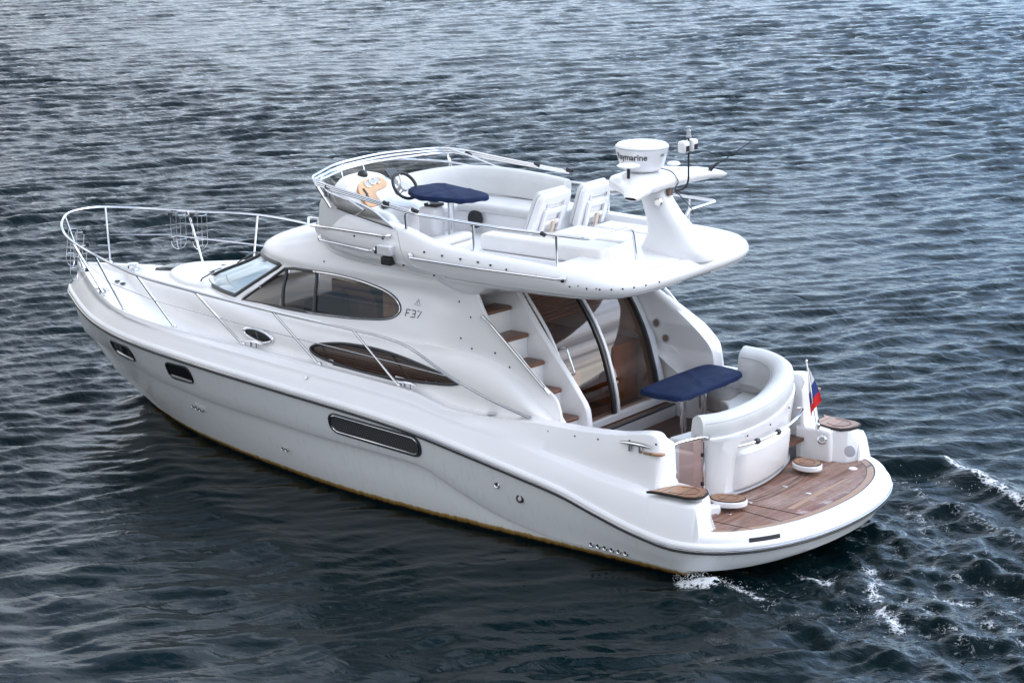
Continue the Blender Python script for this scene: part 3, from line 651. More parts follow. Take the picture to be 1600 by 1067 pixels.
# aft coaming studs
for x in (3.3, 3.0, 2.4, 2.1, 1.7, 1.38, 2.75): copyo(st0, topsides, (x, yC(x)+.016, zC(x)-.06))
def stroke(pl, x0, z0, s, fy, r=.0055, sh=.0):
    return [Vector((x0-(p[0]+p[1]*sh)*s, fy(x0-(p[0]+p[1]*sh)*s, z0+p[1]*s)+.010, z0+p[1]*s)) for p in pl]
lg = MB()
for pl in ([(0, 0), (0, 1)], [(0, 1), (.75, 1)], [(0, .5), (.6, .5)], [(1.05, 1), (1.7, 1), (1.75, .9), (1.75, .6), (1.65, .5), (1.25, .5)], [(1.65, .5), (1.78, .4), (1.78, .1), (1.7, 0), (1.0, 0)], [(2.1, 1), (2.85, 1), (2.35, 0)]): lg.tube(stroke(pl, 5.13, 2.13, .075, cab_y, sh=.12), .006, 6)
lg.build('model_lettering', GASK, cabin)
em = MB()
for pl in ([(-.9, 0), (-.45, .12), (-.2, .6), (0, 1.0), (.2, .6), (.45, .12), (.9, 0)], [(-.6, -.12), (.6, -.12)], [(-.05, 0), (-.05, .8)], [(.35, .1), (.3, .5), (.0, .95)]): em.tube(stroke(pl, 4.98, 2.275, .062, cab_y), .005, 6)
em.build('emblem', GRYS, cabin)

# ---- stairs to the flybridge
stairs = MB()
TR = [(3.84, 2.36), (3.61, 2.08), (3.39, 1.80), (3.16, 1.52), (2.93, 1.24)]
for i, (x, z) in enumerate(TR): stairs.box(x+.05, 4.15, .74, 1.15, z-.29 if i < 4 else .75, z-.035)
stairs = stairs.build('stairs', GELW, cabin, bevel=.012)
for x, z in TR:
    yo = 1.165
    ol = [(x+.26, .76), (x+.03, .76), (x-.01, .80), (x+.03, yo), (x+.26, yo)]
    MB().prism(ol, z-.035, z+.004).build('stair_tread', TEAKV, stairs, bevel=.012)
# stringer between stairs and saloon door
sx = pchip([.78, 1.12, 1.29, 1.52, 2.04, 2.51, 2.72], [2.83, 2.83, 2.85, 3.0, 3.43, 3.79, 3.96])
rws = []
for i in range(26):
    z = .76+i*(2.70-.76)/25; x = sx(z); rws.append([(4.5, .66, z), (x+.012, .66, z), (x, .672, z), (x, .735, z), (x+.012, .747, z), (4.5, .747, z)])
MB().loft(rws).build('stringer', GEL, stairs, angle=30)
hr = MB().tube(fillet([(3.95, 1.20, 2.30), (3.91, 1.24, 2.335), (3.80, 1.25, 2.27), (3.06, 1.24, 1.635), (3.02, 1.21, 1.57)], .05), .016, 10).build('stair_handrail', CHR, stairs)

# ---- saloon door: curved frame and tinted panes
x0d = pchip([.9, 1.04, 1.65, 2.06, 2.335, 2.75], [3.10, 3.10, 3.23, 3.42, 3.62, 3.96])
def door_x(y, z): return x0d(z)
zd = [1.0+.06*i for i in range(29)]
def dpath(y, z0=1.0, z1=2.68, off=0): return [(door_x(y, z)-off, y, z) for z in np.linspace(z0, z1, 20)]
dframe = MB()
def bar(mb, path, w, d):      # flat bar: wide in y, deep in x
    mb.loft([[(p[0]-d, p[1]-w/2, p[2]), (p[0]-d, p[1]+w/2, p[2]), (p[0]+.03, p[1]+w/2, p[2]), (p[0]+.03, p[1]-w/2, p[2])] for p in path], cu=True)
bar(dframe, dpath(.64), .03, .005); bar(dframe, dpath(-1.03), .09, .04); bar(dframe, dpath(-1.11), .05, .015)
dframe.box(3.06, 3.20, -1.15, .66, .955, 1.035); dframe.box(2.96, 3.24, -1.16, .70, .78, .94)
dframe = dframe.build('saloon_door', ALU, cabin, bevel=.004)
sill = MB().box(2.955, 3.0, -1.15, .68, .925, .943).build('door_track', GASK, dframe)
db = MB(); bar(db, dpath(-.17, off=.012), .045, .03); db.build('door_stile', ALU, dframe, bevel=.006)
for a_, w_, d_ in ((-.125, .05, .012), (-.975, .035, .03)):
    db = MB(); bar(db, dpath(a_, off=.010), w_, d_); db.build('door_gasket', GASK, dframe)
for ya, yb in ((.655, -.15), (-.19, -.98)):
    MB().loft([[(door_x(ya+(yb-ya)*j/12, z)+(.0 if ya > .3 else .02), ya+(yb-ya)*j/12, z) for j in range(13)] for z in np.linspace(1.03, 2.68, 24)]).build('door_pane', DOORG, dframe, recalc=False)
MB().tube(fillet([(3.20, .56, 1.62), (3.14, .565, 1.64), (3.25, .57, 1.92), (3.32, .57, 1.92)], .03), .011, 8).build('door_handle', CHR, dframe)

# ---- saloon interior seen through the glass
inr = MB().box(3.0, 8.6, -1.12, 1.10, .90, .945).build('saloon_interior', FLOORI, cabin)
MB().box(3.45, 5.2, -1.10, -.62, .95, 1.62).build('galley_cabinet', WOODI, inr, bevel=.01)
MB().box(3.43, 5.2, -1.10, -.58, 1.62, 1.66).build('galley_worktop', WOODI, inr, bevel=.008)
MB().box(3.40, 3.85, .10, .64, .95, 1.55).build('entry_locker', WOODI, inr, bevel=.01)
MB().box(4.9, 6.3, .35, 1.02, .95, 1.75).build('saloon_sofa', BEIGED, inr, bevel=.05)
MB().prism([(6.32, 1.0), (6.32, 1.95), (6.45, 2.12), (7.0, 2.16), (7.0, 1.0)], .16, .20, lambda u, v, w: (u, w, v)).build('bulkhead', LINB, inr, bevel=.012)
MB().box(6.50, 6.56, .202, .212, 1.86, 1.93).build('bulkhead_switch', GRYS, inr)
MB().box(6.0, 7.2, -.75, -.60, 1.0, 2.2).build('dark_backdrop', DARKW, inr, bevel=.02)  # dark brown box added as a backdrop for the dark depth of the saloon
MB().prism([(6.55, 1.0), (6.62, 2.05), (6.70, 2.10), (6.80, 2.06), (6.95, 1.5), (7.15, 1.45), (7.15, 1.0)], .30, .92, lambda u, v, w: (u, w, v)).build('helm_chair', DARKU, inr, bevel=.03)
MB().box(7.2, 8.3, -.92, .92, 1.0, 1.93).build('dashboard_moulding', CUSHW, inr, bevel=.04)
MB().box(5.32, 5.36, -1.0, .2, 1.5, 2.6).build('galley_panel', BEIGE, inr, bevel=.006) if False else None
cu_ = []
for i in range(25): x = 5.38+.0095*i; cu_.append([(x, .88+.018*math.sin(i*1.9), z) for z in (1.85, 2.15, 2.45)])
MB().loft(cu_).build('side_curtain', CURT, inr)
for k in range(13):
    z = 2.62-.038*k; MB().tube([(x0d(z)+.10, .64, z), (x0d(z)+.10, -.95, z)], .007, 5).build('blind_slat', WOODI, inr)

# ---- flybridge windscreen and folded bimini hoops
def arcpath(pts, n=10): return catmull(pts, n)
def both(pts): return pts+[(x, -y, z) for x, y, z in pts[::-1]]
scr_base = [(5.18, 1.20, 3.155), (5.55, 1.185, 3.205), (5.95, 1.13, 3.25), (6.35, .96, 3.27), (6.65, .60, 3.28), (6.74, .2, 3.28)]
scr_top = [(5.16, 1.205, 3.16), (5.50, 1.21, 3.345), (5.90, 1.19, 3.41), (6.32, 1.04, 3.46), (6.68, .66, 3.50), (6.80, .2, 3.51)]
bs = arcpath(both(scr_base), 6); tp = arcpath(both(scr_top), 6)
fs = MB().loft([[a.lerp(b_, k/4) for a, b_ in zip(bs, tp)] for k in range(5)]).build('flybridge_windscreen', PERSP, fly, recalc=False)
MB().tube(tp, .013, 8).build('screen_top_rail', CHR, fs); MB().tube(bs, .008, 6).build('screen_seal', GASK, fs)
for k in (16, 30, 36, 50):
    MB().tube([bs[k], tp[k]], .012, 6).build('screen_bracket', CHR, fs)
hoop = None
for dz, w, fx in ((0, 0, 0), (.055, .03, .05), (.11, .05, .10)):
    pts = [(4.66+.04*dz/.055, 1.44-w*.2, 3.42+dz*.25), (5.5, 1.35+w*.1, 3.475+dz*.35), (6.12, 1.27+w*.2, 3.525+dz*.45), (6.36+fx*.4, 1.15, 3.535+dz*.5), (6.48+fx*.7, .82, 3.54+dz*.55), (6.60+fx*.8, .35, 3.545+dz*.6)]
    o_ = MB().tube(arcpath(both(pts), 8), .0135, 8).build('bimini_hoop', CHR, fly)
for side in (1, -1):
    MB().tube([(5.62, side*1.33, 3.27), (5.45, side*1.37, 3.36), (6.28, side*1.20, 3.60)], .012, 8).build('hoop_stay', CHR, fly)
    for x, y, z in ((4.66, 1.44, 3.45), (6.05, 1.28, 3.53), (5.1, 1.40, 3.475)):
        MB().tube([(x+.04, side*y, z+.015), (x-.04, side*y, z-.005)], .022, 8).build('hoop_clamp', BLK, fly)
    MB().tube([(6.30, side*1.20, 3.52), (6.16, side*1.13, 3.27)], .017, 8).build('hoop_strut', CHR, fly)
# grab rail in front of the flybridge shell
for side in (1, -1):
    MB().tube(fillet([(6.80, side*.62, 2.98), (6.92, side*.66, 2.985), (6.55, side*1.08, 3.01), (6.1, side*1.235, 3.06), (5.22, side*1.30, 3.075), (5.2, side*1.22, 3.075)], .06), .017, 8).build('front_grab_rail', CHR, fly)
# side rails
for side in (1, -1):
    zr_ = 3.36
    pth = fillet([(5.02, side*1.16, 3.165), (5.02, side*1.18, 3.36), (4.78, side*1.24, zr_), (3.6, side*1.30, zr_), (2.46, side*1.24, zr_), (2.40, side*.52, 3.375), (2.38, side*.47, 3.0)], .10, 6)
    rl = MB().tube(pth, .0165, 10).build('flybridge_rail', CHR, fly)
    for x, z0 in ((3.98, 3.05), (2.86, 3.03)):
        MB().tube([(x, side*1.27, z0-.01), (x-.005, side*1.285, zr_)], .0135, 8).build('rail_post', CHR, rl)
        MB().lathe([(.032, 0), (.032, .012), (.016, .02), (1e-6, .02)], aim((x, side*1.27, z0-.003), (0, 0, 1)), 14).build('post_foot', CHR, rl)
    MB().tube([(3.05, side*1.29, zr_+.01), (3.0, side*1.29, zr_-.012)], .024, 8).build('rail_clip', BLK, rl)

# ---- flybridge helm: console, fascia, gauges, wheel, throttle
helm = MB()
hp = [(6.62, 0), (6.62, 1), (6.1, 1), (5.72, 1), (5.62, 1)]
rws = []
for i in range(15):
    q = i/14; y = 1.06-q*.98; e = 1-abs(2*q-1)**4
    top_ = 3.30+.27*e; 
    xf_ = 6.02+.38*math.sqrt(max(0, 1-(y/1.12)**2)); rws.append([(xf_, y, 2.8), (xf_, y, 3.28+.02*e), (min(6.40, xf_-.02), y, top_-.08), (6.25, y, top_), (6.12, y, top_-.005), (6.04, y, top_-.03), (5.78, y, 3.24+.04*e), (5.66, y, 3.18+.03*e), (5.62, y, 3.12), (5.70, y, 2.8)])
helm.loft(rws); helm = helm.build('helm_console', GEL, fly, angle=40, bevel=0)
# the fascia lies on the sloping aft face of the console
A0, A1 = Vector((6.035, .86, 3.535)), Vector((5.765, .86, 3.275)); nv = Vector((-.69, 0, .72))
def onf(u, w, off=.0): return Vector((A0.x+(A1.x-A0.x)*w, .94-u*.80, A0.z+(A1.z-A0.z)*w))+nv*off
fo = [(.02, .75), (.06, .35), (.2, .08), (.42, .02), (.62, .06), (.70, .22), (.66, .42), (.42, .50), (.34, .62), (.30, .95), (.05, .98)]
fo = [(p.x, p.y) for p in catmull([(a, b_, 0) for a, b_ in fo], 4, True)]
fas = MB().add([onf(u, w, .012) for u, w in fo]+[onf(u, w, -.03) for u, w in fo], [tuple(range(len(fo)))]+[(i, (i+1) % len(fo), len(fo)+(i+1) % len(fo), len(fo)+i) for i in range(len(fo))]).build('instrument_fascia', FASC, helm, smooth=False)
for u, w in ((.30, .22), (.42, .17), (.53, .16)):
    gg = MB().lathe([(.047, 0), (.047, .012), (.04, .016), (.038, .010), (1e-6, .010)], aim(onf(u, w, .010), nv), 22).build('gauge', CHR, helm)
    MB().lathe([(.036, .0), (.036, .0115), (1e-6, .0115)], aim(onf(u, w, .010), nv), 22).build('gauge_face', GRYS, gg)
for u, w in ((.16, .45), (.14, .68)):
    MB().box(-.045, .045, -.012, .012, 0, .012, aim(onf(u, w, .010), nv) @ Matrix.Rotation(R_(90), 4, 'Z')).build('switch_row', BLK, helm)
MB().lathe([(.06, 0), (.06, .03), (.045, .055), (.02, .07), (1e-6, .07)], aim((6.12, .60, 3.555), (-.1, 0, 1)), 20).build('compass', BLK, helm)
MB().box(-.09, .09, -.05, .05, 0, .035, aim((6.02, .22, 3.53), nv)).build('chart_display', NAVR, helm, bevel=.008)
MB().box(-.07, .07, -.035, .035, 0, .03, aim((5.72, .68, 3.26), nv)).build('switch_panel', BLK, helm, bevel=.006)
wc = Vector((5.60, .47, 3.475)); wn = Vector((-.80, .10, .58)).normalized(); Mw = aim(wc, wn)
ringp = [Mw @ Vector((.165*math.cos(a), .165*math.sin(a), 0)) for a in np.linspace(0, 2*math.pi, 41)[:-1]]
whl = MB().tube(ringp, .019, 10, closed=True).build('steering_wheel', BLK, helm)
for a in (90, 210, 330): MB().tube([Mw @ Vector((.03*math.cos(R_(a)), .03*math.sin(R_(a)), -.03)), Mw @ Vector((.16*math.cos(R_(a)), .16*math.sin(R_(a)), 0))], .012, 8).build('wheel_spoke', ALU, whl)
MB().lathe([(.04, -.16), (.045, -.05), (.06, -.03), (.055, 0), (1e-6, .01)], Mw, 20).build('wheel_hub', GRYS, whl)
tb = MB(); tb.loft([[(5.36-sx_*.5, .28-.11*s_-0, z_) for sx_, s_, z_ in ()]]) if False else None
tb = MB().prism([(5.46, .16), (5.46, .42), (5.24, .40), (5.20, .22)], 2.8, 3.24).build('throttle_pedestal', GEL, helm, bevel=.04)
MB().box(5.24, 5.42, .20, .36, 3.24, 3.275).build('throttle_base', BLK, tb, bevel=.012)
MB().tube([(5.33, .36, 3.27), (5.36, .36, 3.36), (5.36, .28, 3.38)], .014, 8).build('throttle_lever', CHR, tb)
# inner port lining swept down behind the helm
ln = []
for i in range(20):
    q = i/19; x = 6.35-1.15*q; zt_ = 3.34-.10*q-(.0 if q < .8 else .32*((q-.8)/.2)**2)
    ln.append([(x, 1.13-.05*q, 3.0), (x, 1.10-.05*q, zt_-.05), (x, 1.06-.05*q, zt_), (x, .98-.04*q, zt_+.005), (x, .91-.03*q, zt_-.05), (x, .89-.03*q, 2.8)])
MB().loft(ln).build('port_lining', CUSH, fly, angle=60)
ps = MB().box(4.70, 5.22, .30, 1.02, 2.802, 2.93).build('helm_seat', CUSHW, fly, bevel=.04, seg=4)
MB().box(4.72, 4.88, .32, 1.0, 2.93, 3.02).build('seat_bolster', CUSHW, ps, bevel=.045, seg=4)

# ---- flybridge settee along the starboard side
def sweep(path, sec, closed=True):      # path pts (x,y,z) ; sec list of (inward offset, dz) ; inward = towards +/- normal in plan
    P = [Vector(p) for p in path]; rws = []
    for i, p in enumerate(P):
        a = P[max(0, i-1)]; c = P[min(len(P)-1, i+1)]; n = Vector((-(c.y-a.y), c.x-a.x, 0)).normalized()
        rws.append([p+n*d+Vector((0, 0, dz)) for d, dz in sec])
    mb = MB().loft(rws, cu=True); k = len(sec); o = 0
    mb.f.append(tuple(range(k))[::-1]); mb.f.append(tuple((len(P)-1)*k+j for j in range(k))); mb.mi += [0, 0]
    return mb
bk = arcpath([(4.44, -1.08, 3.42), (4.9, -1.10, 3.45), (5.5, -1.05, 3.47), (5.9, -.88, 3.46), (6.15, -.55, 3.43), (6.25, -.15, 3.40)], 8)
# path runs forward: left normal points to port = inward
stb = sweep([(p.x, p.y, 2.8) for p in arcpath([(4.40, -1.1, 0), (5.3, -1.1, 0), (5.9, -.95, 0), (6.2, -.6, 0), (6.3, 0.02, 0)], 8)], [(-.02, 0), (-.02, .24), (.62, .24), (.60, 0)]).build('flybridge_settee', GEL, fly, bevel=.02)
sweep([(p.x, p.y, 3.04) for p in arcpath([(4.42, -1.05, 0), (5.3, -1.05, 0), (5.82, -.92, 0), (6.1, -.58, 0), (6.18, .02, 0)], 8)], [(.0, 0), (.0, .10), (.55, .115), (.60, .10), (.62, .06), (.60, .01)]).build('settee_seat_cushion', CUSH, stb, angle=50)
sweep([(p.x, p.y, p.z) for p in bk], [(-.06, -.30), (-.09, -.10), (-.085, -.03), (-.05, .0), (.0, .0), (.04, -.03), (.07, -.12), (.10, -.30)]).build('settee_backrest', CUSH, stb, angle=50)
MB().box(4.16, 4.42, -1.12, -.55, 2.8, 3.16).build('side_locker', GEL, fly, bevel=.03)
spk = MB().lathe([(.105, 0), (.105, .022), (.085, .03), (.06, .022), (1e-6, .028)], aim((5.30, -.455, 2.965), (0, 1, .02)), 28).build('settee_speaker', BLK, stb)
# table with its leg (the cover lies on it)
ft = MB().prism([(5.58, .36), (5.50, -.02), (4.70, .14), (4.60, .30), (4.70, .56), (5.24, .64)], 3.405, 3.43).build('flybridge_table', GEL, fly)
MB().tube([(5.13, .22, 2.8), (5.13, .22, 3.41)], .038, 14).build('table_leg', CHR, ft)
# sunpad base and the two folding seat backs
sp_b = MB().prism([(4.28, .80), (4.32, .74), (4.32, -1.05), (2.94, -1.05), (2.94, .5), (2.98, .80)], 2.805, 2.945).build('sunpad_base', GEL, fly, bevel=.02)
def seatback(y0, y1, xb, lean_):
    Mb = Matrix.Translation((xb, 0, 2.99)) @ Matrix.Rotation(R_(-lean_), 4, 'Y')
    r = MB().prism([(y0+.03, 0), (y0+.05, .43), (y0+.09, .48), (y1-.09, .48), (y1-.05, .43), (y1-.03, 0)], -.03, .05, lambda u, v, w: tuple(Mb @ Vector((w, u, v)))).build('seat_back', GEL, fly, bevel=.02)
    MB().prism([(y0+.03, .0), (y0+.05, .44), (y0+.09, .492), (y1-.09, .492), (y1-.05, .44), (y1-.03, 0)], .052, .10, lambda u, v, w: tuple(Mb @ Vector((w, u, v)))).build('seat_back_cushion', CUSH, r, bevel=.025)
    # folding prop: a frame with an opening and a slotted strut
    Mp = Matrix.Translation((xb, 0, 2.99)) @ Matrix.Rotation(R_(-lean_+2), 4, 'Y'); yc = (y0+y1)/2
    pf = MB()
    for a, b_, c, d in ((-.19, -.13, 0, .30), (.13, .19, 0, .30), (-.13, .13, .24, .30), (-.13, .13, .10, .15)):
        pf.box(-.075, -.04, yc+a, yc+b_, c, d, Mp)
    pf = pf.build('back_prop', GEL, r, bevel=.008); MB().box(-.10, -.077, yc-.03, yc+.03, -.02, .16, Mp).build('prop_strut', BEIGE, pf, bevel=.006)
    MB().tube([Mp @ Vector((-.045, yc-.15, .345)), Mp @ Vector((-.045, yc+.15, .345))], .006, 6).build('hinge_bar', CHR, r)
    for s_ in (-.15, .15): MB().box(-.055, -.03, yc+s_-.015, yc+s_+.015, .32, .38, Mp).build('hinge_clip', CHR, r, bevel=.005)
    return r
seatback(-.05, -.66, 4.20, -24) if False else None
seatback(-.66, .02, 4.20, 21); seatback(-1.26, -.62, 4.02, 16)

# ---- radar mast
mrows = []
for cx_, ax, ay, z in ((2.27, .43, .30, 2.95), (2.27, .425, .295, 3.03), (2.27, .38, .265, 3.10), (2.28, .30, .225, 3.20), (2.31, .25, .20, 3.32), (2.36, .205, .17, 3.45), (2.42, .18, .155, 3.58), (2.48, .18, .155, 3.68), (2.51, .22, .18, 3.76)):
    dy_ = -.17*max(0, (3.5-z)/.5); mrows.append([(cx_+ax*math.copysign(abs(math.cos(a))**.85, math.cos(a)), dy_+ay*math.copysign(abs(math.sin(a))**.85, math.sin(a)), z) for a in np.linspace(0, 2*math.pi, 49)[:-1]])
mast = MB().loft(mrows, cu=True).build('radar_mast', GEL, fly, angle=60)
wr = []
for y in np.linspace(-1, 1, 41):
    a = abs(y); yy = y*.88
    xf_ = float(np.interp(a, [0, .3, .45, .6, .85, 1], [2.90, 2.88, 2.80, 2.62, 2.36, 2.25])); xb_ = float(np.interp(a, [0, .25, .45, .7, 1], [2.22, 2.22, 2.2, 2.12, 2.10]))
    th = float(np.interp(a, [0, .35, .6, .85, .97, 1], [.092, .088, .066, .05, .036, .012])); zc_ = float(np.interp(a, [0, .4, .75, 1], [3.80, 3.80, 3.80, 3.765]))
    wr.append([((xf_+xb_)/2+(xf_-xb_)/2*math.copysign(abs(math.cos(t_))**.8, math.cos(t_)), yy, zc_+th*math.copysign(abs(math.sin(t_))**.8, math.sin(t_))*(1 if math.sin(t_) > 0 else 1.25)) for t_ in np.linspace(0, 2*math.pi, 33)[:-1]])
MB().loft(wr, cu=True).build('mast_wing', GEL, mast, angle=60)
rc = Vector((2.62, .02, 0))
rad = MB().lathe([(1e-6, 3.90), (.19, 3.90), (.225, 3.925), (.245, 3.97), (.283, 4.10), (.292, 4.145), (.293, 4.16), (.288, 4.172), (.268, 4.190), (.21, 4.203), (.12, 4.209), (1e-6, 4.211)], Matrix.Translation(rc), 56).build('radar_dome', GEL, mast, angle=25)
MB().lathe([(.2915, 4.150), (.2950, 4.157), (.2905, 4.166)], Matrix.Translation(rc), 56).build('dome_seam', GRYS, rad)
def dome_text(body, size, a0, zc_, name):
    cu = bpy.data.curves.new(name, 'FONT'); cu.body = body; cu.size = size; cu.extrude = 0; cu.offset = size*.022; cu.resolution_u = 4
    to = bpy.data.objects.new(name+'_tmp', cu); COL.objects.link(to); dg = bpy.context.evaluated_depsgraph_get(); me = bpy.data.meshes.new_from_object(to.evaluated_get(dg)); bpy.data.objects.remove(to)
    bm = bmesh.new(); bm.from_mesh(me); bmesh.ops.subdivide_edges(bm, edges=[e for e in bm.edges if e.calc_length() > .03], cuts=3)
    for v in bm.verts:
        z = zc_+v.co.y; r = np.interp(z, [3.97, 4.10, 4.145], [.245, .283, .292])+.003; a = a0+v.co.x/.29
        v.co = Vector((rc.x+r*math.cos(a), rc.y+r*math.sin(a), z))
    bmesh.ops.recalc_face_normals(bm, faces=bm.faces); bm.to_mesh(me); bm.free(); me.materials.append(BLK)
    o = bpy.data.objects.new(name, me); COL.objects.link(o); o.parent = rad
# looking from port-aft the text starts at the forward-port limb
dome_text('Raymarine', .098, R_(54), 4.045, 'radar_lettering'); dome_text('RADAR', .034, R_(164), 4.02, 'radar_small_lettering') if False else None
dome_text('D70', .036, R_(170), 4.075, 'radar_small_lettering')
gp = MB().lathe([(1e-6, 0), (.03, 0), (.10, .012), (.128, .03), (.10, .05), (.05, .06), (1e-6, .062)], Matrix.Translation((2.52, .42, 3.985)), 28).build('satnav_antenna', GEL, mast)
MB().tube([(2.52, .42, 3.86), (2.52, .42, 3.99)], .018, 8).build('antenna_stem', BLK, gp)
gp = MB().lathe([(1e-6, 0), (.05, 0), (.075, .015), (.06, .035), (1e-6, .045)], Matrix.Translation((2.42, -.30, 3.92)), 24).build('satnav_antenna', GEL, mast)
lp = MB().tube(fillet([(2.22, -.02, 3.70), (2.14, -.10, 3.72), (2.12, -.14, 3.80), (2.12, -.14, 4.30)], .05), .011, 8).build('light_pole', BLK, mast)
MB().lathe([(.03, 4.28), (.03, 4.30), (.022, 4.305), (.022, 4.345), (.026, 4.35), (.012, 4.37), (.012, 4.39), (.03, 4.395), (1e-6, 4.405)], Matrix.Translation((2.12, -.14, 0)), 16).build('anchor_light', GRYS, lp)
for s_, dy in ((-1, -.08), (1, .08)):
    lb = MB().box(2.08, 2.18, -.14+dy-.055, -.14+dy+.055, 4.12, 4.25).build('mast_light', GEL, lp, bevel=.025)
    MB().box(2.074, 2.082, -.14+dy-.03, -.14+dy+.03, 4.14, 4.20).build('mast_light_lens', NAVR, lb)
MB().tube([(2.16, -.62, 3.85), (2.10, -.70, 3.92)], [.03, .008], 8).build('antenna_base', BLK, mast)
MB().tube([(2.15, -.64, 3.86), (1.87, -1.0, 4.13)], [.006, .004], 6).build('whip_antenna', BLK, mast)
for y in (.16,): 
    MB().lathe([(.045, 0), (.045, .03), (.03, .045), (1e-6, .045)], aim((2.31, .16, 3.60), (-.5, .8, .1)), 16).build('deck_floodlight', CHR, mast)
MB().tube([(2.78, .10, 3.66), (2.95, .12, 3.64)], [.02, .045], 10).build('horn_trumpet', CHR, mast); MB().tube([(2.78, -.10, 3.68), (2.98, -.12, 3.66)], [.02, .045], 10).build('horn_trumpet', CHR, mast)
cb = arcpath([(2.40, -.02, 3.93), (2.28, -.05, 3.90), (2.20, -.06, 3.80), (2.22, -.03, 3.72), (2.16, -.08, 3.62), (2.06, -.12, 3.50), (2.06, -.14, 3.44)], 6)
MB().tube(cb, .006, 6).build('mast_cable', BLK, mast)
MB().box(2.25, 2.29, -.035, .035, 3.65, 3.72).build('cable_recess_block', BEIGED, mast)  # solid brown block, its dark colour standing in for the shaded cable recess

# ---- cockpit
sole = MB().prism([(3.02, -1.25), (3.02, 1.34), (1.95, 1.34), (1.95, .74), (1.3, .70), (1.3, -1.3)], .74, .78).build('cockpit_sole', TEAKC, yacht)
MB().prism([(1.95, 1.36), (1.15, 1.30), (1.05, .90), (1.2, .72), (1.95, .72)], .50, .635).build('boarding_step', TEAKC, sole)
# settee with rounded back: path runs from the port end round the stern to starboard
cp = [(1.40, .76, 1.405), (1.26, .50, 1.41), (1.20, .05, 1.43), (1.25, -.42, 1.455), (1.40, -.92, 1.50), (1.62, -1.26, 1.545), (1.90, -1.38, 1.58), (2.17, -1.36, 1.60)]
cpp = arcpath(cp, 9)
# direction to starboard: left normal points forward (inward)
for_in = [(-.13, -.15), (-.135, -.02), (-.12, .045), (-.07, .085), (0, .09), (.07, .055), (.115, .015), (.14, -.10), (.16, -.30), (.0, -.30)]
cset = MB()
rws = []; outw = []
for i, p in enumerate(cpp):
    a = cpp[max(0, i-1)]; c = cpp[min(len(cpp)-1, i+1)]; n = Vector((-(c.y-a.y), c.x-a.x, 0)).normalized(); outw.append((p, n))
def sec_sweep(sec): return [[p+n*(d)+Vector((0, 0, dz)) for d, dz in sec] for p, n in outw]
base_rows = [[Vector((p.x+n.x*d, p.y+n.y*d, z if z < 1.2 else p.z+z-1.4)) for d, z in [(-.03, .50), (-.06, .62), (-.10, 1.0), (-.145, 1.20), (-.15, 1.25), (-.13, 1.262), (.05, 1.262), (.06, .50)]] for p, n in outw]
tm = MB().loft(base_rows, cu=True); k = 8
tm.f.append(tuple(range(k))); tm.mi.append(0)
trans = tm.build('transom', GEL, yacht, angle=50)
sb = MB().loft(sec_sweep(for_in), cu=True); k = len(for_in)
sb.f.append(tuple(range(k))); sb.f.append(tuple((len(cpp)-1)*k+j for j in range(k))); sb.mi += [0, 0]
sbk = sb.build('settee_backrest', CUSH, trans, angle=55)
MB().tube([p+n*.126+Vector((0, 0, .0)) for p, n in outw[1:-1]], .0045, 5).build('piping', GRYS, sbk); MB().tube([p+n*(-.125)+Vector((0, 0, .02)) for p, n in outw[1:-1]], .004, 5).build('piping', GRYS, sbk)
# bulged locker panel on the transom and its swept port leg
pr_ = []
rng_ = [i for i, (p, n) in enumerate(outw) if .44 > p.y > -.86]
for j, i in enumerate(rng_):
    p, n = outw[i]; e = min(1, j/1.5, (len(rng_)-1-j)/1.5)
    pr_.append([p.xy.to_3d()+n*(-(d*(.35+.65*e)))+Vector((0, 0, z)) for d, z in [(.02, .60), (.10, .615), (.135, .66), (.165, .98), (.165, 1.02), (.12, 1.055), (.03, 1.06)]])
MB().loft(pr_).build('locker_panel', GEL, trans, angle=38)
MB().loft([[p.xy.to_3d()+n*(-d)+Vector((0, 0, z)) for d, z in ((.055, .595), (.105, .597), (.105, .575), (.055, .573))] for p, n in outw[:-16]], cu=True).build('panel_shadow_groove', GRYS, trans)
leg_ = []
for z, w, d in ((.50, .09, .02), (.60, .10, .03), (.85, .13, .06), (1.05, .19, .09), (1.18, .30, .12), (1.26, .42, .14)):
    leg_.append([(1.43, .80, z), (1.27-d, .80, z), (1.20-d, .76, z), (1.13-d, .76-w*.75, z), (1.20, .76-w, z), (1.36, .66, z)])
MB().loft(leg_, cu=True).build('transom_leg', GEL, trans, angle=60, bevel=.01)
# seat
inn = arcpath([(1.78, .74, 0), (1.72, .30, 0), (1.74, -.20, 0), (1.86, -.55, 0), (2.05, -.78, 0), (2.30, -.88, 0), (2.45, -.90, 0)], 6)
ol = [(p.x, p.y) for p in inn]+[(2.45, -1.30), (2.1, -1.34)]+[((p+n*.06).x, (p+n*.06).y) for p, n in outw[::-1][4:]]
MB().prism(ol, .78, 1.06).build('settee_base', GEL, trans, bevel=.02)
MB().prism([(1.33, .70), (1.36, .76), (1.86, .765), (1.93, .72), (1.93, .66), (1.4, .60)], .60, 1.075).build('settee_end_panel', GEL, trans, bevel=.03)
MB().prism(ol, 1.065, 1.185).build('settee_seat_cushion', CUSH, trans, bevel=.035, seg=4)
MB().prism([(2.44, -.86), (2.48, -.90), (2.48, -1.28), (2.10, -1.26), (2.02, -.86), (2.2, -.80)], 1.02, 1.20).build('settee_end_cushion', CUSHT, trans, bevel=.04, seg=4)
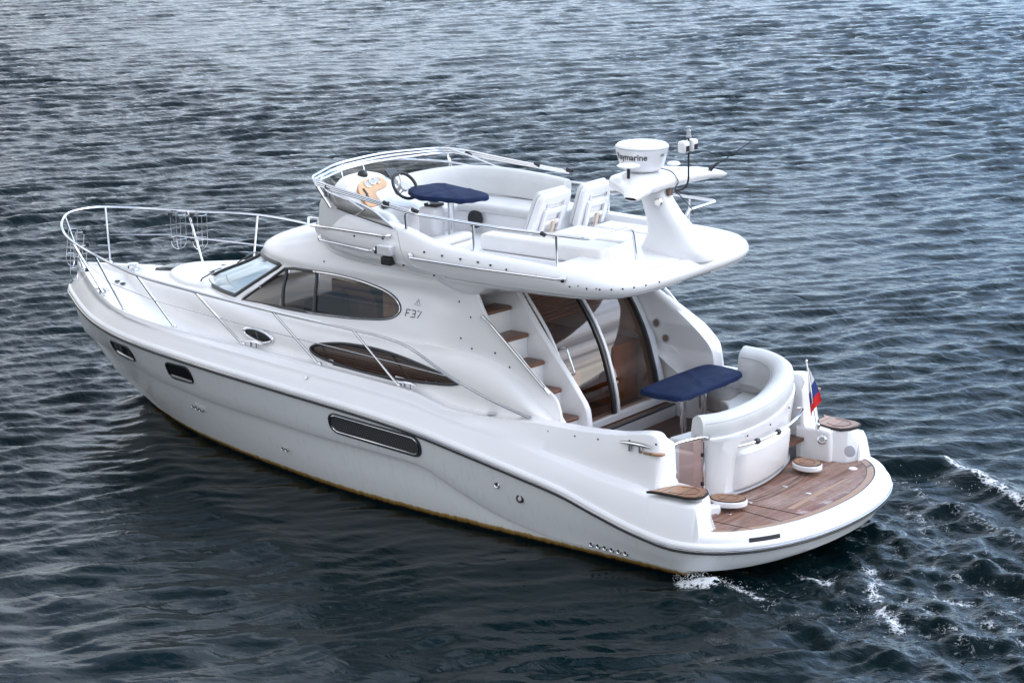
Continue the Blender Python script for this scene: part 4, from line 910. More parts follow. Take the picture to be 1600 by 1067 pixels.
# transom rail with black knobs
tr_ = [(1.20, .66, 1.13), (1.15, .70, 1.15), (1.00, .38, 1.155), (.96, 0, 1.16), (.99, -.35, 1.165), (1.08, -.75, 1.17), (1.20, -1.06, 1.18), (1.26, -1.04, 1.18)]
tp_ = arcpath(tr_, 8); trl = MB().tube(tp_, .016, 10).build('transom_rail', CHR, trans)
for q in (19, 28): MB().lathe([(1e-6, -.035), (.026, -.03), (.034, 0), (.026, .03), (1e-6, .035)], aim(tp_[q], tp_[q+1]-tp_[q]), 16).build('rail_knob', BLK, trl)
for i in (6, 14, 22, 32, 40, 48): 
    p, n = outw[i]; copyo(st0, trans, (p.x-n.x*.142, p.y-n.y*.142, p.z-.21), (0, 0, R_(95)))
# table pedestal legs and top
ct = MB().prism([(2.54, .08), (2.56, -1.02), (2.42, -1.16), (2.06, -1.10), (1.99, -.92), (2.0, .04), (2.06, .16), (2.44, .18)], 1.44, 1.465).build('cockpit_table', GEL, sole)
for y in (-.28, -.70):
    lg_ = MB().tube([(2.27, y, .782), (2.27, y, 1.445)], .036, 16).build('table_leg', CHR, ct); MB().lathe([(.08, .781), (.08, .79), (.045, .80)], Matrix.Translation((2.27, y, 0)), 20).build('leg_foot', CHR, lg_)
# boarding gate
gt = MB().tube(fillet([(1.37, 1.34, 1.24), (1.36, 1.24, 1.305), (1.27, .84, 1.30), (1.27, .82, .68)], .06), .017, 10).build('boarding_gate', CHR, trans)
MB().tube([(1.30, .80, 1.29), (1.22, .80, 1.285)], .024, 8).build('gate_hinge', CHR, gt); MB().lathe([(.045, 0), (.045, .05), (.02, .06), (1e-6, .06)], Matrix.Translation((1.27, .82, .64)), 16).build('gate_foot', GEL, gt)
MB().loft([[(1.27+.07*i/6, .835+.36*i/6, z) for i in range(7)] for z in (.70, 1.0, 1.285)]).build('gate_panel', GATEG, gt, recalc=False)
for z in (1.10, .78): MB().box(1.26, 1.29, .83, .86, z-.02, z+.02).build('panel_clip', BLK, gt, bevel=.004)
MB().tube([(1.36, 1.30, .66), (1.27, .83, .665)], .012, 8).build('gate_bottom_bar', ALU, gt)
MB().tube([(1.33, 1.285, .92), (1.31, 1.272, 1.0)], .02, 8).build('gate_latch', CHR, topsides)
# teak step pads
def pad(x, y, z, a, b_, rot, name='step_pad', h=.065):
    Mx = Matrix.Translation((x, y, z)) @ Matrix.Rotation(rot, 4, 'Z')
    ol = [(a*math.cos(t_), b_*math.sin(t_)) for t_ in np.linspace(0, 2*math.pi, 33)[:-1]]
    o = MB().prism([(u*1.06, v*1.06) for u, v in ol], -h, 0, lambda u, v, w: tuple(Mx @ Vector((u, v, w)))).build(name, GEL, trans, bevel=.015)
    MB().prism([(u*.99, v*.99) for u, v in ol], .0, .006, lambda u, v, w: tuple(Mx @ Vector((u, v, w)))).build('pad_caulking', CAULK, o)
    MB().prism([(u*.93, v*.93) for u, v in ol], .0, .010, lambda u, v, w: tuple(Mx @ Vector((u, v, w)))).build('pad_teak', TEAKO, o)
    MB().tube([Mx @ Vector((u*.55, v*.55, .010)) for u, v in ol], .003, 4, closed=True).build('pad_seam', CAULK, o)
pad(.98, .80, .66, .20, .15, R_(15)); pad(.97, -.80, .66, .18, .14, R_(-20))
MB().prism([(1.30, .98), (1.22, 1.24), (1.04, 1.14), (.96, .98), (1.05, .80)], .53, .63).build('pad_shelf', GEL, trans, bevel=.02)
# quarter steps with teak
for side in (1, -1):
    ol = [(1.30, 1.70), (1.29, 1.55), (1.20, 1.40), (1.00, 1.345), (.88, 1.36), (.80, 1.45), (.775, 1.58), (.80, 1.68), (.90, 1.735), (1.10, 1.735), (1.28, 1.75), (1.36, 1.775)]
    fn = lambda u, v, w, s_=side: (u, s_*v, w)
    o = MB().prism(ol, .90, .924, fn).build('quarter_step', CAULK, topsides)
    cx_, cy_ = 1.0, 1.57
    MB().prism([(cx_+(u-cx_)*.94, cy_+(v-cy_)*.92) for u, v in ol], .90, .930, fn).build('step_teak', TEAKO, o)
    MB().tube([(1.14, side*1.69, .931), (.95, side*1.67, .931), (.87, side*1.58, .931), (.90, side*1.47, .931), (1.0, side*1.42, .931), (1.12, side*1.47, .931)], .0035, 4).build('step_seam', CAULK, o)
    # aft cleat recess with its teak chock
    c0 = Vector((1.60, side*1.625, 1.30))
    cl = MB().tube([c0+Vector((.20, 0, .045)), c0+Vector((.06, 0, .055)), c0+Vector((-.08, 0, .055)), c0+Vector((-.2, 0, .045))], [.012, .02, .02, .012], 8).build('mooring_cleat', CHR, topsides)
    for dx in (-.06, .07): MB().tube([c0+Vector((dx, 0, -.03)), c0+Vector((dx, 0, .05))], .020, 8).build('cleat_post', CHR, cl)
    MB().prism([(1.50, 1.54), (1.50, 1.632), (1.36, 1.63), (1.28, 1.60), (1.28, 1.54)], 1.262, 1.285, fn).build('cleat_pad', TEAKO, topsides, bevel=.006)
# starboard quarter fittings facing the platform
so_ = MB().lathe([(.055, 0), (.055, .02), (.035, .03), (.03, .01), (1e-6, .01)], aim((1.06, -1.26, .80), (-.5, .85, .1)), 20).build('shore_socket', CHR, topsides)
MB().box(.96, 1.42, -1.40, -1.27, .50, .905).build('quarter_inner_wall', GEL, topsides, bevel=.03)
MB().lathe([(.065, 0), (.065, .015), (.045, .02), (1e-6, .02)], aim((.70, -1.27, .72), (-.2, 1, .2)), 20).build('shower_cover', GRYS, topsides)

# ---- bathing platform
def ploop(off, z, n=40, xin=1.36):
    pts = []
    for i in range(n+1):
        a = math.pi/2*i/n; pts.append((1.0-(1.0-XC-off)*math.sin(a)**(2/2.1), (1.84-off)*math.cos(a)**(2/2.1), z))
    return [(xin, 1.84-off, z)]+pts+[(x, -y, z) for x, y, z in pts[-2::-1]]+[(xin, -(1.84-off), z)]
prow = [ploop(0, .395), ploop(.008, .44), ploop(.016, .49), ploop(.030, .525), ploop(.055, .551), ploop(.085, .562), ploop(.15, .562), ploop(.163, .556), ploop(.165, .535)]
plat = MB().loft(prow).build('bathing_platform', GEL, yacht, angle=55)
il = ploop(.165, 0)[1:-1]; ol = [(x, y) for x, y, z in il if abs(y) < 1.62]
ol = [(1.36, 1.30), (.80, 1.33)]+[(x, y) for x, y in ol if x < .72]+[(.80, -1.33), (1.36, -1.30)]
tk = MB().prism(ol, .46, .550).build('platform_teak', TEAKP, plat, smooth=False)
def rim_strip(o0, o1, z, name, m):
    a = [p for p in ploop(o0, z)[1:-1] if p[0] < .70]; b_ = [p for p in ploop(o1, z)[1:-1] if p[0] < .72]
    n = min(len(a), len(b_)); MB().loft([a[:n] if len(a) == n else a[(len(a)-n)//2:(len(a)-n)//2+n], b_[(len(b_)-n)//2:(len(b_)-n)//2+n]]).build(name, m, plat)
rim_strip(.163, .177, .5535, 'teak_edge_caulking', CAULK); rim_strip(.177, .255, .5528, 'teak_margin', TEAKL); rim_strip(.256, .263, .5536, 'teak_margin_seam', CAULK)
for pts in ([(1.02, .62), (.90, .30), (.885, -.1), (.93, -.5), (1.03, -.86)], [(.94, .60), (.83, .30), (.815, -.1), (.86, -.5), (.95, -.82)]):
    MB().tube([(p.x, p.y, .5515) for p in arcpath([(a, b_, 0) for a, b_ in pts], 6)], .004, 4).build('teak_seam', CAULK, tk)
for x0_, y0_, x1_, y1_ in ((.93, .55, .20, .55), (.86, 1.26, .37, 1.26), (.83, .78, .27, .86)): MB().tube([(x0_, y0_, .5515), (x1_, y1_, .5515)], .004, 4).build('teak_seam', CAULK, tk)
MB().prism([(.46, .46), (.53, -.82), (.47, -.84), (.395, .44)], .53, .5526).build('hatch_border', TEAKL, tk)
for x, y in ((.55, -.13), (.90, .50), (.89, -.20), (.98, 1.02), (.87, .95)): MB().box(x-.03, x+.03, y-.02, y+.02, .55, .556).build('hatch_latch', CHR, tk, bevel=.003)
MB().lathe([(.05, 0), (.045, .008), (1e-6, .008)], Matrix.Translation((.62, -1.20, .55)), 18).build('platform_drain', WHT, tk)
sl0 = [p for p in zip(ploop(.008, .437, 400), ploop(.026, .515, 400)) if 1.12 < p[0][1] < 1.44 and p[0][0] < .9]
def outw_(p, d): q = Vector((p[0]-1.0, p[1]*.75, 0)).normalized(); return (p[0]+q.x*d, p[1]+q.y*d, p[2])
ls = MB().loft([[outw_(a, .010) for a, b_ in sl0], [outw_(b_, .010) for a, b_ in sl0], [outw_(b_, -.02) for a, b_ in sl0], [outw_(a, -.02) for a, b_ in sl0]], cv=True).build('ladder_slot', BLK, plat)
MB().tube([outw_((a[0], a[1], .455), .014) for a, b_ in sl0], .006, 6).build('ladder_lip', CHR, ls)

# ---- foredeck: sunpad plinth, hatches, windlass, cleats, filler caps
ol = [(9.60, .25), (9.62, -.25), (9.3, -.62), (8.6, -.86), (8.35, -.7), (8.35, .70), (8.7, .80), (9.2, .58)]
def deckz(x, y):
    if x > 10.62: return zCr(x)
    zs, zc_ = zSh(x), zCr(x); ys = max(.05, ySh(x)); f = min(1, abs(y)/ys); return zs+(zc_-zs)*(1-f**2)
def drape(poly, z0, z1, name, m, parent, **k):
    n = len(poly); cx_ = sum(p[0] for p in poly)/n; cy_ = sum(p[1] for p in poly)/n; rws = []
    for s_, h_ in ((1.03, z0), (1.02, z1-.02), (.985, z1-.004), (.95, z1), (.7, z1), (.4, z1), (.05, z1)): rws.append([(cx_+(x-cx_)*s_, cy_+(y-cy_)*s_, deckz(cx_+(x-cx_)*s_, cy_+(y-cy_)*s_)+h_) for x, y in poly])
    return MB().loft(rws, cu=True).build(name, m, parent, angle=60)
drape([(p.x, p.y) for p in catmull([(a, b_, 0) for a, b_ in ol], 5, True)], -.06, .042, 'foredeck_sunpad', GELW, deck)
drape([(9.98, .16), (9.98, -.16), (9.66, -.2), (9.66, .2)], -.02, .03, 'foredeck_hatch', NAVR, deck)
wl = MB().lathe([(.07, 0), (.07, .03), (.045, .05), (.05, .09), (.07, .11), (1e-6, .12)], Matrix.Translation((10.42, .12, deckz(10.42, .1)-.01)), 20).build('anchor_windlass', CHR, deck)
for x, y in ((10.45, .38), (10.33, .40)): MB().lathe([(.035, 0), (.035, .015), (1e-6, .02)], Matrix.Translation((x, y, zC(x)+.015)), 14).build('foot_switch', BLK, deck)
def cleat(x, side=1):
    y = side*(yC(x)-.035); z = zC(x)+.012
    cl = MB().tube([(x+.13, y, z+.045), (x+.05, y, z+.058), (x-.05, y, z+.058), (x-.13, y, z+.045)], [.010, .017, .017, .010], 8).build('deck_cleat', CHR, deck)
    for dx in (-.045, .045): MB().tube([(x+dx, y, z-.015), (x+dx, y, z+.055)], .016, 8).build('cleat_post', CHR, cl)
for side in (1, -1):
    cleat(7.10, side); cleat(4.73, side); cleat(10.2, side)
    for x, y in ((3.62, 1.45), (3.16, 1.44)): MB().lathe([(.055, 0), (.055, .012), (.04, .016), (1e-6, .014)], Matrix.Translation((x, side*y, zC(x)+.006)), 20).build('filler_cap', CHR, deck)
MB().lathe([(.02, 0), (.02, .012), (1e-6, .015)], aim((6.1, 1.70, 1.40), (0, 1, .5)), 10).build('skin_fitting', CHR, topsides)

# ---- bow rail
bow = [(3.05, 1.50, 1.36), (3.13, 1.515, 1.385), (3.56, 1.575, 1.515), (4.06, 1.615, 1.695), (4.60, 1.64, 1.945), (5.0, 1.63, 2.015), (5.46, 1.635, 2.04), (6.60, 1.69, 2.105), (7.78, 1.71, 2.18), (8.76, 1.68, 2.25), (9.68, 1.47, 2.34), (10.55, 1.06, 2.36), (11.05, .72, 2.40), (11.36, .38, 2.44), (11.46, .15, 2.455)]
bp = arcpath(both(bow), 7)
brail = MB().tube(bp, .0165, 10).build('bow_rail', CHR, yacht)
for side in (1, -1):
    for b_, t_ in (((11.2, .24), (11.37, .36, 2.44)), ((10.14, .90), (10.55, 1.05, 2.36)), ((9.55, 1.16), (9.70, 1.465, 2.34)), ((8.5, 1.36), (8.78, 1.675, 2.25)), ((7.28, 1.46), (7.80, 1.71, 2.18)), ((6.06, 1.51), (6.60, 1.69, 2.105)), ((4.86, 1.53), (5.44, 1.635, 2.04))):
        x, y = b_; z = zC(x)
        st = MB().tube([(x, side*y, z-.01), (t_[0], side*t_[1], t_[2])], .0135, 8).build('stanchion', CHR, brail)
        MB().lathe([(.03, 0), (.03, .012), (.016, .03), (1e-6, .03)], aim((x, side*y, z), (0, 0, 1)), 12).build('stanchion_foot', CHR, st)
    mw = [((11.2+11.37)/2, .30, 2.09), (10.70, .78, 2.08), (9.63, 1.32, 1.98), (8.64, 1.52, 1.925), (7.54, 1.585, 1.875), (6.33, 1.60, 1.81), (5.15, 1.585, 1.745), (4.05, 1.60, 1.69)]
    MB().tube([(x, side*y, z) for x, y, z in mw], .0055 if side > 0 else .011, 6).build('lifeline', CHR, brail)

# ---- loose things that stand, lie or hang on the yacht
# moulded joint between the front of the flybridge and the aft overhang, lying on the surface
from mathutils.bvhtree import BVHTree
_bv = [BVHTree.FromPolygons([v.co for v in o.data.vertices], [p.vertices for p in o.data.polygons]) for o in (fly, cabin)]
sm_ = []
for p in arcpath([(5.12, 0, 3.14), (5.05, 0, 3.05), (4.97, 0, 2.93), (4.88, 0, 2.81), (4.72, 0, 2.755), (4.45, 0, 2.70), (4.30, 0, 2.65), (4.13, 0, 2.58), (4.0, 0, 2.50)], 6):
    ys_ = [h[0].y for h in (b_.ray_cast(Vector((p.x, 4, p.z)), Vector((0, -1, 0))) for b_ in _bv) if h[0] is not None]
    if ys_: sm_.append((p.x, max(ys_)+.001, p.z))
MB().tube(sm_, .0045, 5).build('joint_line', GRYS, fly)
def fender_basket(x, y, z, yaw, label, tilt=0):
    r = bpy.data.objects.new('fender_basket', None); COL.objects.link(r); r.location = (x, y, z); r.rotation_euler = (R_(tilt), 0, R_(yaw)); r.empty_display_size = .1
    tag(r, label, 'fender basket', 'wire fender baskets clamped to the bow rail')
    w = .10
    ring = lambda zz: [(w*math.cos(a), w*math.sin(a), zz) for a in np.linspace(0, 2*math.pi, 25)[:-1]]
    MB().tube(ring(0), .004, 6, closed=True).build('upper_ring', CHR, r); MB().tube(ring(-.32), .004, 6, closed=True).build('lower_ring', CHR, r)
    for k in range(2):
        a = k*math.pi/2; c, s_ = math.cos(a)*w, math.sin(a)*w
        MB().tube([(c, s_, 0), (c, s_, -.36)]+[(c*math.cos(t_), s_*math.cos(t_), -.36-.11*math.sin(t_)) for t_ in np.linspace(0, math.pi, 13)]+[(-c, -s_, -.36), (-c, -s_, 0)], .0035, 6).build('wire_loop', CHR, r)
    MB().box(-.03, .03, -w-.03, -w+.03, -.03, .03).build('rail_clamp', BLK, r, bevel=.008); MB().box(-.022, .022, -w-.03, -w+.02, -.35, -.31).build('rail_clamp', BLK, r, bevel=.006)
    return r
fender_basket(10.62, -.93, 2.34, 150, 'wire fender basket on the far side bow rail, the one nearer the bow tip')
fender_basket(10.36, -1.06, 2.34, 150, 'wire fender basket on the far side bow rail, the one nearer the cabin')
fender_basket(11.02, .50, 2.32, -50, 'wire fender basket tilted on the near side bow rail, just behind the bow tip', 8)
fender_basket(10.80, .68, 2.20, -40, 'wire fender basket low on the near side bow rail, above the first deck stanchion', 4)

def cover(outline, z, drop, name, label, parent=None, puff=.015):
    n = len(outline); ol = [(p.x, p.y) for p in catmull([(a, b_, 0) for a, b_ in outline], 10, True)]
    cx_ = sum(p[0] for p in ol)/len(ol); cy_ = sum(p[1] for p in ol)/len(ol); rws = []
    for j, (s_, dz) in enumerate(((1.035, -drop), (1.035, -drop*.55), (1.03, -.015), (1.015, -.003), (.985, .002), (.9, puff*.4), (.75, puff*.7), (.5, puff), (.25, puff*1.05), (.01, puff*1.05))):
        rr = []
        for i, (x, y) in enumerate(ol):
            a = i/len(ol)*2*math.pi; rip = .006*math.sin(a*19+1.3*math.sin(a*5))+.004*math.sin(a*37) if j < 2 else 0
            zz = (.004*math.sin(a*17+.7)+.003*math.sin(a*7) if j == 0 else 0)+(.009*math.sin((cx_+(x-cx_)*s_)*23+(cy_+(y-cy_)*s_)*9)*math.sin((cy_+(y-cy_)*s_)*14-(cx_+(x-cx_)*s_)*5) if j > 4 else 0)
            rr.append((cx_+(x-cx_)*(s_+rip), cy_+(y-cy_)*(s_+rip), z+dz+zz))
        rws.append(rr)
    o = MB().loft(rws, cu=True).build(name, NAVY, None, angle=60); tag(o, label, 'table cover', 'navy table covers'); return o
cover([(2.56, .02), (2.57, -.6), (2.55, -1.06), (2.43, -1.18), (2.08, -1.12), (1.985, -.93), (1.97, -.4), (1.985, .06), (2.06, .18), (2.46, .19)], 1.472, .055, 'table_cover', 'navy canvas cover over the table in the aft cockpit')
cover([(5.60, .38), (5.57, .12), (5.48, -.05), (5.1, .02), (4.72, .12), (4.58, .28), (4.68, .56), (4.95, .64), (5.26, .67)], 3.437, .05, 'table_cover', 'navy canvas cover over the table up on the flybridge')

def sunpad(ol, z0, z1, label):
    o = MB().prism(ol, z0, z1).build('sunpad_cushion', CUSHW, None, bevel=.035, seg=4); tag(o, label, 'cushion', 'loose sunpad cushions'); return o
sunpad([(4.28, .79), (4.28, .56), (2.75, .50), (2.62, .62), (2.66, .76)], 2.948, 3.13, 'long narrow white bolster cushion on the flybridge, along the port side rail')
sunpad([(3.72, .46), (3.72, -.06), (2.96, -.06), (2.96, .46)], 2.948, 3.03, 'square white sunpad cushion just inside the long port side bolster')
sunpad([(3.95, -.10), (3.95, -.62), (2.96, -.62), (2.96, -.14)], 2.948, 3.03, 'white sunpad cushion in the middle, between the seat backs and the radar mast')
sunpad([(3.78, -.66), (3.78, -1.02), (2.96, -1.02), (2.96, -.66)], 2.948, 3.03, 'white sunpad cushion on the far side, beside the starboard flybridge rail')

# ensign on its staff
fl = bpy.data.objects.new('ensign_flag', None); COL.objects.link(fl); fl.location = (1.11, -1.25, .94); fl.empty_display_size = .1
tag(fl, 'small white, blue and red striped flag hanging limp from a steel staff at the stern', 'flag')
T_ = Vector((.16, 0, .73)); MB().tube([(0, 0, -.05), T_], .0085, 8).build('flag_staff', CHR, fl); MB().lathe([(1e-6, -.016), (.014, -.008), (.016, 0), (.010, .012), (1e-6, .016)], Matrix.Translation(T_+Vector((0, 0, .01))), 12).build('staff_finial', CHR, fl)
MB().lathe([(.025, -.02), (.025, .03), (.014, .04)], Matrix.Translation((0, 0, 0)), 12).build('staff_socket', CHR, fl)
fz = MB(); na, nb_ = 36, 20; z1_ = .665
edge = [(0, 0), (.33, -.137), (.66, -.258), (1, -.365)]; left = [(0, 0), (.33, -.305), (.66, -.455), (1, -.585)]
wid = [(0, .01), (.33, .075), (.66, .125), (1, .155)]
it = lambda t_, a: float(np.interp(a, [p[0] for p in t_], [p[1] for p in t_]))
V = []
for i in range(na+1):
    a = i/na; pts = []
    for j in range(nb_+1):
        q = j/nb_; sag = math.sin(q*math.pi)
        h_ = -it(wid, a)*q+.02*(1-q)*a-.012*sag*a; z = z1_+it(left, a)*(1-q)+it(edge, a)*q+.02*sag*a
        pts.append((.145+h_-.05*a*(1-q), -.012-.035*math.sin(q*6.5+a*2.2)*a-.02*a*q, z))
    V.append(pts)
for i0, i1, mi_ in ((0, 12, 0), (12, 24, 1), (24, 36, 2)): fz.loft(V[i0:i1+1], mi=mi_)
fz.build('flag_cloth', [WHT, BLUE, RED], fl, angle=180)

# ============================================================ water
def vnoise(x, y, seed):
    rng = np.random.RandomState(seed); tab = rng.rand(256, 256).astype(np.float32)
    xi = np.floor(x).astype(int); yi = np.floor(y).astype(int); fx = x-xi; fy = y-yi; fx = fx*fx*(3-2*fx); fy = fy*fy*(3-2*fy)
    g_ = lambda a, b_: tab[a % 256, b_ % 256]
    return (g_(xi, yi)*(1-fx)+g_(xi+1, yi)*fx)*(1-fy)+(g_(xi, yi+1)*(1-fx)+g_(xi+1, yi+1)*fx)*fy
def fbm(x, y, seed, oct=4):
    s_ = 0; a = .5
    for o in range(oct): s_ = s_+a*vnoise(x*2**o+o*17.3, y*2**o-o*9.1, seed+o); a *= .5
    return s_
ND, NSx = 1150, 960
dd = 14*np.exp(np.linspace(0, np.log(110/14), ND)); fh = np.array([.607, -.795]); rh = np.array([-.797, -.604])
ss = np.linspace(-1, 1, NSx)
D, Sg = np.meshgrid(dd, ss, indexing='ij'); Wd = 7+.31*D
X = -13.565+fh[0]*D+rh[0]*Sg*Wd; Y = 23.581+fh[1]*D+rh[1]*Sg*Wd
sst = lambda a, b_, v: np.clip((v-a)/(b_-a), 0, 1)**2*(3-2*np.clip((v-a)/(b_-a), 0, 1))
# masks: lee beside the hull, churned wake behind the stern
hb = np.interp(X, [-6, 0, 1, 6, 10.3, 13], [1.4, 1.6, 1.8, 1.6, .0, -2]); dist_h = np.abs(Y)-hb
lee = (1-sst(.2, 3.2, dist_h))*sst(-1.0, 1.5, X)*(1-sst(9.5, 11.5, X))*(Y > 0)
wake = (1-sst(1.5, 3.2, np.abs(Y-.2)-.15*np.maximum(0, -X)))*(1-sst(.2, 1.6, X))
rng = np.random.RandomState(11); Z = np.zeros_like(X); wind = math.atan2(.795, -.607)+.25
WX1 = .55*vnoise(X*.45, Y*.45, 5)+.16*vnoise(X*1.3, Y*1.3, 6); WY1 = .55*vnoise(X*.45, Y*.45, 7)+.16*vnoise(X*1.3, Y*1.3, 8)
for i in range(90):
    lam = .16*(.98/.16)**(rng.rand()); k = 2*math.pi/lam; th = wind+rng.randn()*.30; ph = rng.rand()*6.283
    amp = .0185*lam**1.0/math.sqrt(90)*1.75
    px_ = k*((X+WX1)*math.cos(th)+(Y+WY1)*math.sin(th))+ph
    Z += amp*(np.sin(px_)+.25*np.sin(2*px_+.6))*np.clip(2.2-k*(D[1:2, :1]*0+np.gradient(dd)[:, None])/2.6, 0, 1)
gust = .15+1.7*fbm(X*.11, Y*.11, 31, 4)
Z *= gust*1.5
# the sheltered water off the port bow is glassy: long smooth swells, hardly any ripple
glassy = (1-sst(23, 33, D))*sst(-.45, .35, -Sg)*(1-wake)
Zs = np.zeros_like(X); rg2 = np.random.RandomState(5)
for i in range(16):
    lam = .75*(1.9/.75)**rg2.rand(); th = wind+rg2.randn()*.8; Zs += .0068*lam*np.sin(2*math.pi/lam*((X+.35*vnoise(X*.8, Y*.8, 15))*math.cos(th)+(Y+.35*vnoise(X*.8, Y*.8, 16))*math.sin(th))+rg2.rand()*6.28)
Z = Z*(1-.75*glassy)+Zs*glassy*1.0
Z *= (1-.62*lee)
# churn
ch = (fbm(X*2.4+Y*.3, Y*3.0, 51, 4)-.47)*.20+(fbm(X*6, Y*7, 61, 3)-.45)*.05
Z += wake*ch
# bow wave thrown to both sides and the stern quarter crests
def crest(path, wdt, amp):
    global Z
    P = np.array(path, float); best = np.full(X.shape, 1e9)
    for a, b_ in zip(P[:-1], P[1:]):
        t_ = np.clip(((X-a[0])*(b_[0]-a[0])+(Y-a[1])*(b_[1]-a[1]))/((b_-a)@(b_-a)), 0, 1); best = np.minimum(best, np.hypot(X-a[0]-t_*(b_[0]-a[0]), Y-a[1]-t_*(b_[1]-a[1])))
    return amp*np.exp(-(best/wdt)**2)
Z += crest([(10.4, .05), (9.6, .75), (8.4, 1.7), (6.6, 2.7), (4, 3.9)], .30, .06)+crest([(10.4, -.05), (9.6, -.75), (8.4, -1.7), (6.6, -2.7), (4, -3.9)], .30, .06)
Z += crest([(1.3, -3.0), (.64, -3.3), (-.2, -2.95), (-1.2, -2.35), (-2.4, -1.9)], .26, .14)+crest([(.6, 2.2), (-.6, 2.9), (-2.4, 3.6)], .35, .05)
Z += wake*crest([(.9, -2.7), (.05, -2.15), (-1.2, -1.6), (-2.6, -1.0)], .20, .08)+wake*crest([(.2, -.9), (-.9, -.5), (-2.3, -.1)], .16, .06)
Z += crest([(.5, 1.75), (-.3, 2.1), (-1.3, 2.3), (-2.6, 2.5)], .22, .06)+crest([(-.1, .6), (-1.1, 1.1), (-2.4, 1.6)], .18, .06)
# foam mask
F_ = np.zeros_like(X)
def foam(path, wdt, amt):
    global F_
    F_ = np.maximum(F_, crest(path, wdt, amt))
foam([(1.15, -3.6), (.64, -3.42), (.15, -3.12), (-.37, -2.78), (-.88, -2.42), (-1.6, -2.05), (-2.4, -1.7)], .13, .86)
foam([(.82, 1.76), (.60, 1.74)], .20, 1.15); foam([(.55, 1.66), (.30, 1.62), (0, 1.75)], .20, .74)
foam([(-.02, .85), (-.25, .95), (-.33, .97)], .16, .80); foam([(-.4, .2), (-.7, .6), (-1.0, 1.1)], .18, .74)
foam([(-1.15, 1.30), (-1.4, 1.52), (-1.6, 1.75)], .15, .82); foam([(-1.5, .75), (-1.75, .55)], .16, .78); foam([(-2.2, 1.05), (-2.5, 1.2)], .14, .7)
foam([(.30, -1.9), (-.1, -1.5), (-.5, -.9)], .2, .66); foam([(-.8, -.2), (-1.6, .1), (-2.4, .2)], .26, .64); foam([(.9, -2.6), (.2, -2.2), (-.9, -1.6), (-2, -1.0)], .26, .64)
F_ = np.maximum(F_, wake*(.44+.24*fbm(X*.9, Y*.9, 71, 3)))
foam([(10.25, .12), (9.9, .45)], .07, .62)
Z += np.clip(F_-.55, 0, 1)*(fbm(X*9, Y*9, 81, 3)-.3)*.16
taper = np.clip((109.5-D)/20, 0, 1)*np.clip((.998-np.abs(Sg))/.06, 0, 1)*np.clip((D-14.05)/1.5, 0, 1)
Z *= np.clip((109.5-D)/20, 0, 1)*np.clip((.998-np.abs(Sg))/.06, 0, 1)*np.clip((D-14.05)/1.5, 0, 1)
co_ = np.stack([X, Y, Z], -1).reshape(-1, 3)
idx = np.arange(ND*NSx).reshape(ND, NSx); quads = np.stack([idx[:-1, :-1], idx[1:, :-1], idx[1:, 1:], idx[:-1, 1:]], -1).reshape(-1, 4)
# skirt of the same sheet out to the horizon
bl_ = np.concatenate([idx[0, :], idx[1:, -1], idx[-1, -2::-1], idx[-2:0:-1, 0]]); c0 = np.array([5., 0.])
bx = co_[bl_][:, :2]-c0; rl = np.linalg.norm(bx, axis=1)[:, None]; prev = bl_; sks = []
for rad in (rl+.6, rl+3, np.maximum(rl+8, 150.), np.full_like(rl, 900.)):
    ring = np.concatenate([c0+bx/rl*rad, np.zeros((len(bl_), 1))], 1); fi = len(co_)+np.arange(len(bl_)); co_ = np.concatenate([co_, ring])
    sks.append(np.stack([prev, np.roll(prev, -1), np.roll(fi, -1), fi], -1)); prev = fi
quads = np.concatenate([quads]+sks); NEX = 4*len(bl_)
me = bpy.data.meshes.new('water'); me.vertices.add(len(co_)); me.vertices.foreach_set('co', co_.astype(np.float32).ravel())
me.loops.add(quads.size); me.loops.foreach_set('vertex_index', quads.astype(np.int32).ravel()); me.polygons.add(len(quads))
me.polygons.foreach_set('loop_start', np.arange(0, quads.size, 4, dtype=np.int32)); me.polygons.foreach_set('loop_total', np.full(len(quads), 4, np.int32)); me.polygons.foreach_set('use_smooth', np.ones(len(quads), bool))
me.update(calc_edges=True); me.validate()
at = me.attributes.new('foam', 'FLOAT', 'POINT'); at.data.foreach_set('value', np.concatenate([F_.ravel(), np.zeros(NEX)]).astype(np.float32))
at = me.attributes.new('calm', 'FLOAT', 'POINT'); at.data.foreach_set('value', np.concatenate([np.maximum(lee, glassy).ravel(), np.zeros(NEX)]).astype(np.float32))
at = me.attributes.new('open_water', 'FLOAT', 'POINT'); at.data.foreach_set('value', np.concatenate([(1-taper).ravel(), np.ones(NEX)]).astype(np.float32))
water = bpy.data.objects.new('water', me); COL.objects.link(water); tag(water, kind='structure')
if me.polygons[0].normal.z < 0: me.flip_normals()
m = bpy.data.materials.new('river_water'); m.use_nodes = True; t = m.node_tree; b = t.nodes['Principled BSDF']; lk = t.links.new; nn = t.nodes.new
b.inputs['Base Color'].default_value = (.0008, .0068, .0085, 1); b.inputs['Roughness'].default_value = .035; b.inputs['IOR'].default_value = 1.145
g = nn('ShaderNodeTexCoord'); mp1 = nn('ShaderNodeMapping'); mp1.inputs['Rotation'].default_value = (0, 0, R_(-53)); mp1.inputs['Scale'].default_value = (1, 1.7, 1); lk(g.outputs['Object'], mp1.inputs[0])
na_ = nn('ShaderNodeTexNoise'); na_.inputs['Scale'].default_value = 3.2; na_.inputs['Detail'].default_value = 5; na_.inputs['Roughness'].default_value = .55; na_.inputs['Distortion'].default_value = .6; lk(mp1.outputs[0], na_.inputs[0])
bp1 = nn('ShaderNodeBump'); bp1.inputs['Strength'].default_value = .55; bp1.inputs['Distance'].default_value = .05; lk(na_.outputs['Fac'], bp1.inputs['Height'])
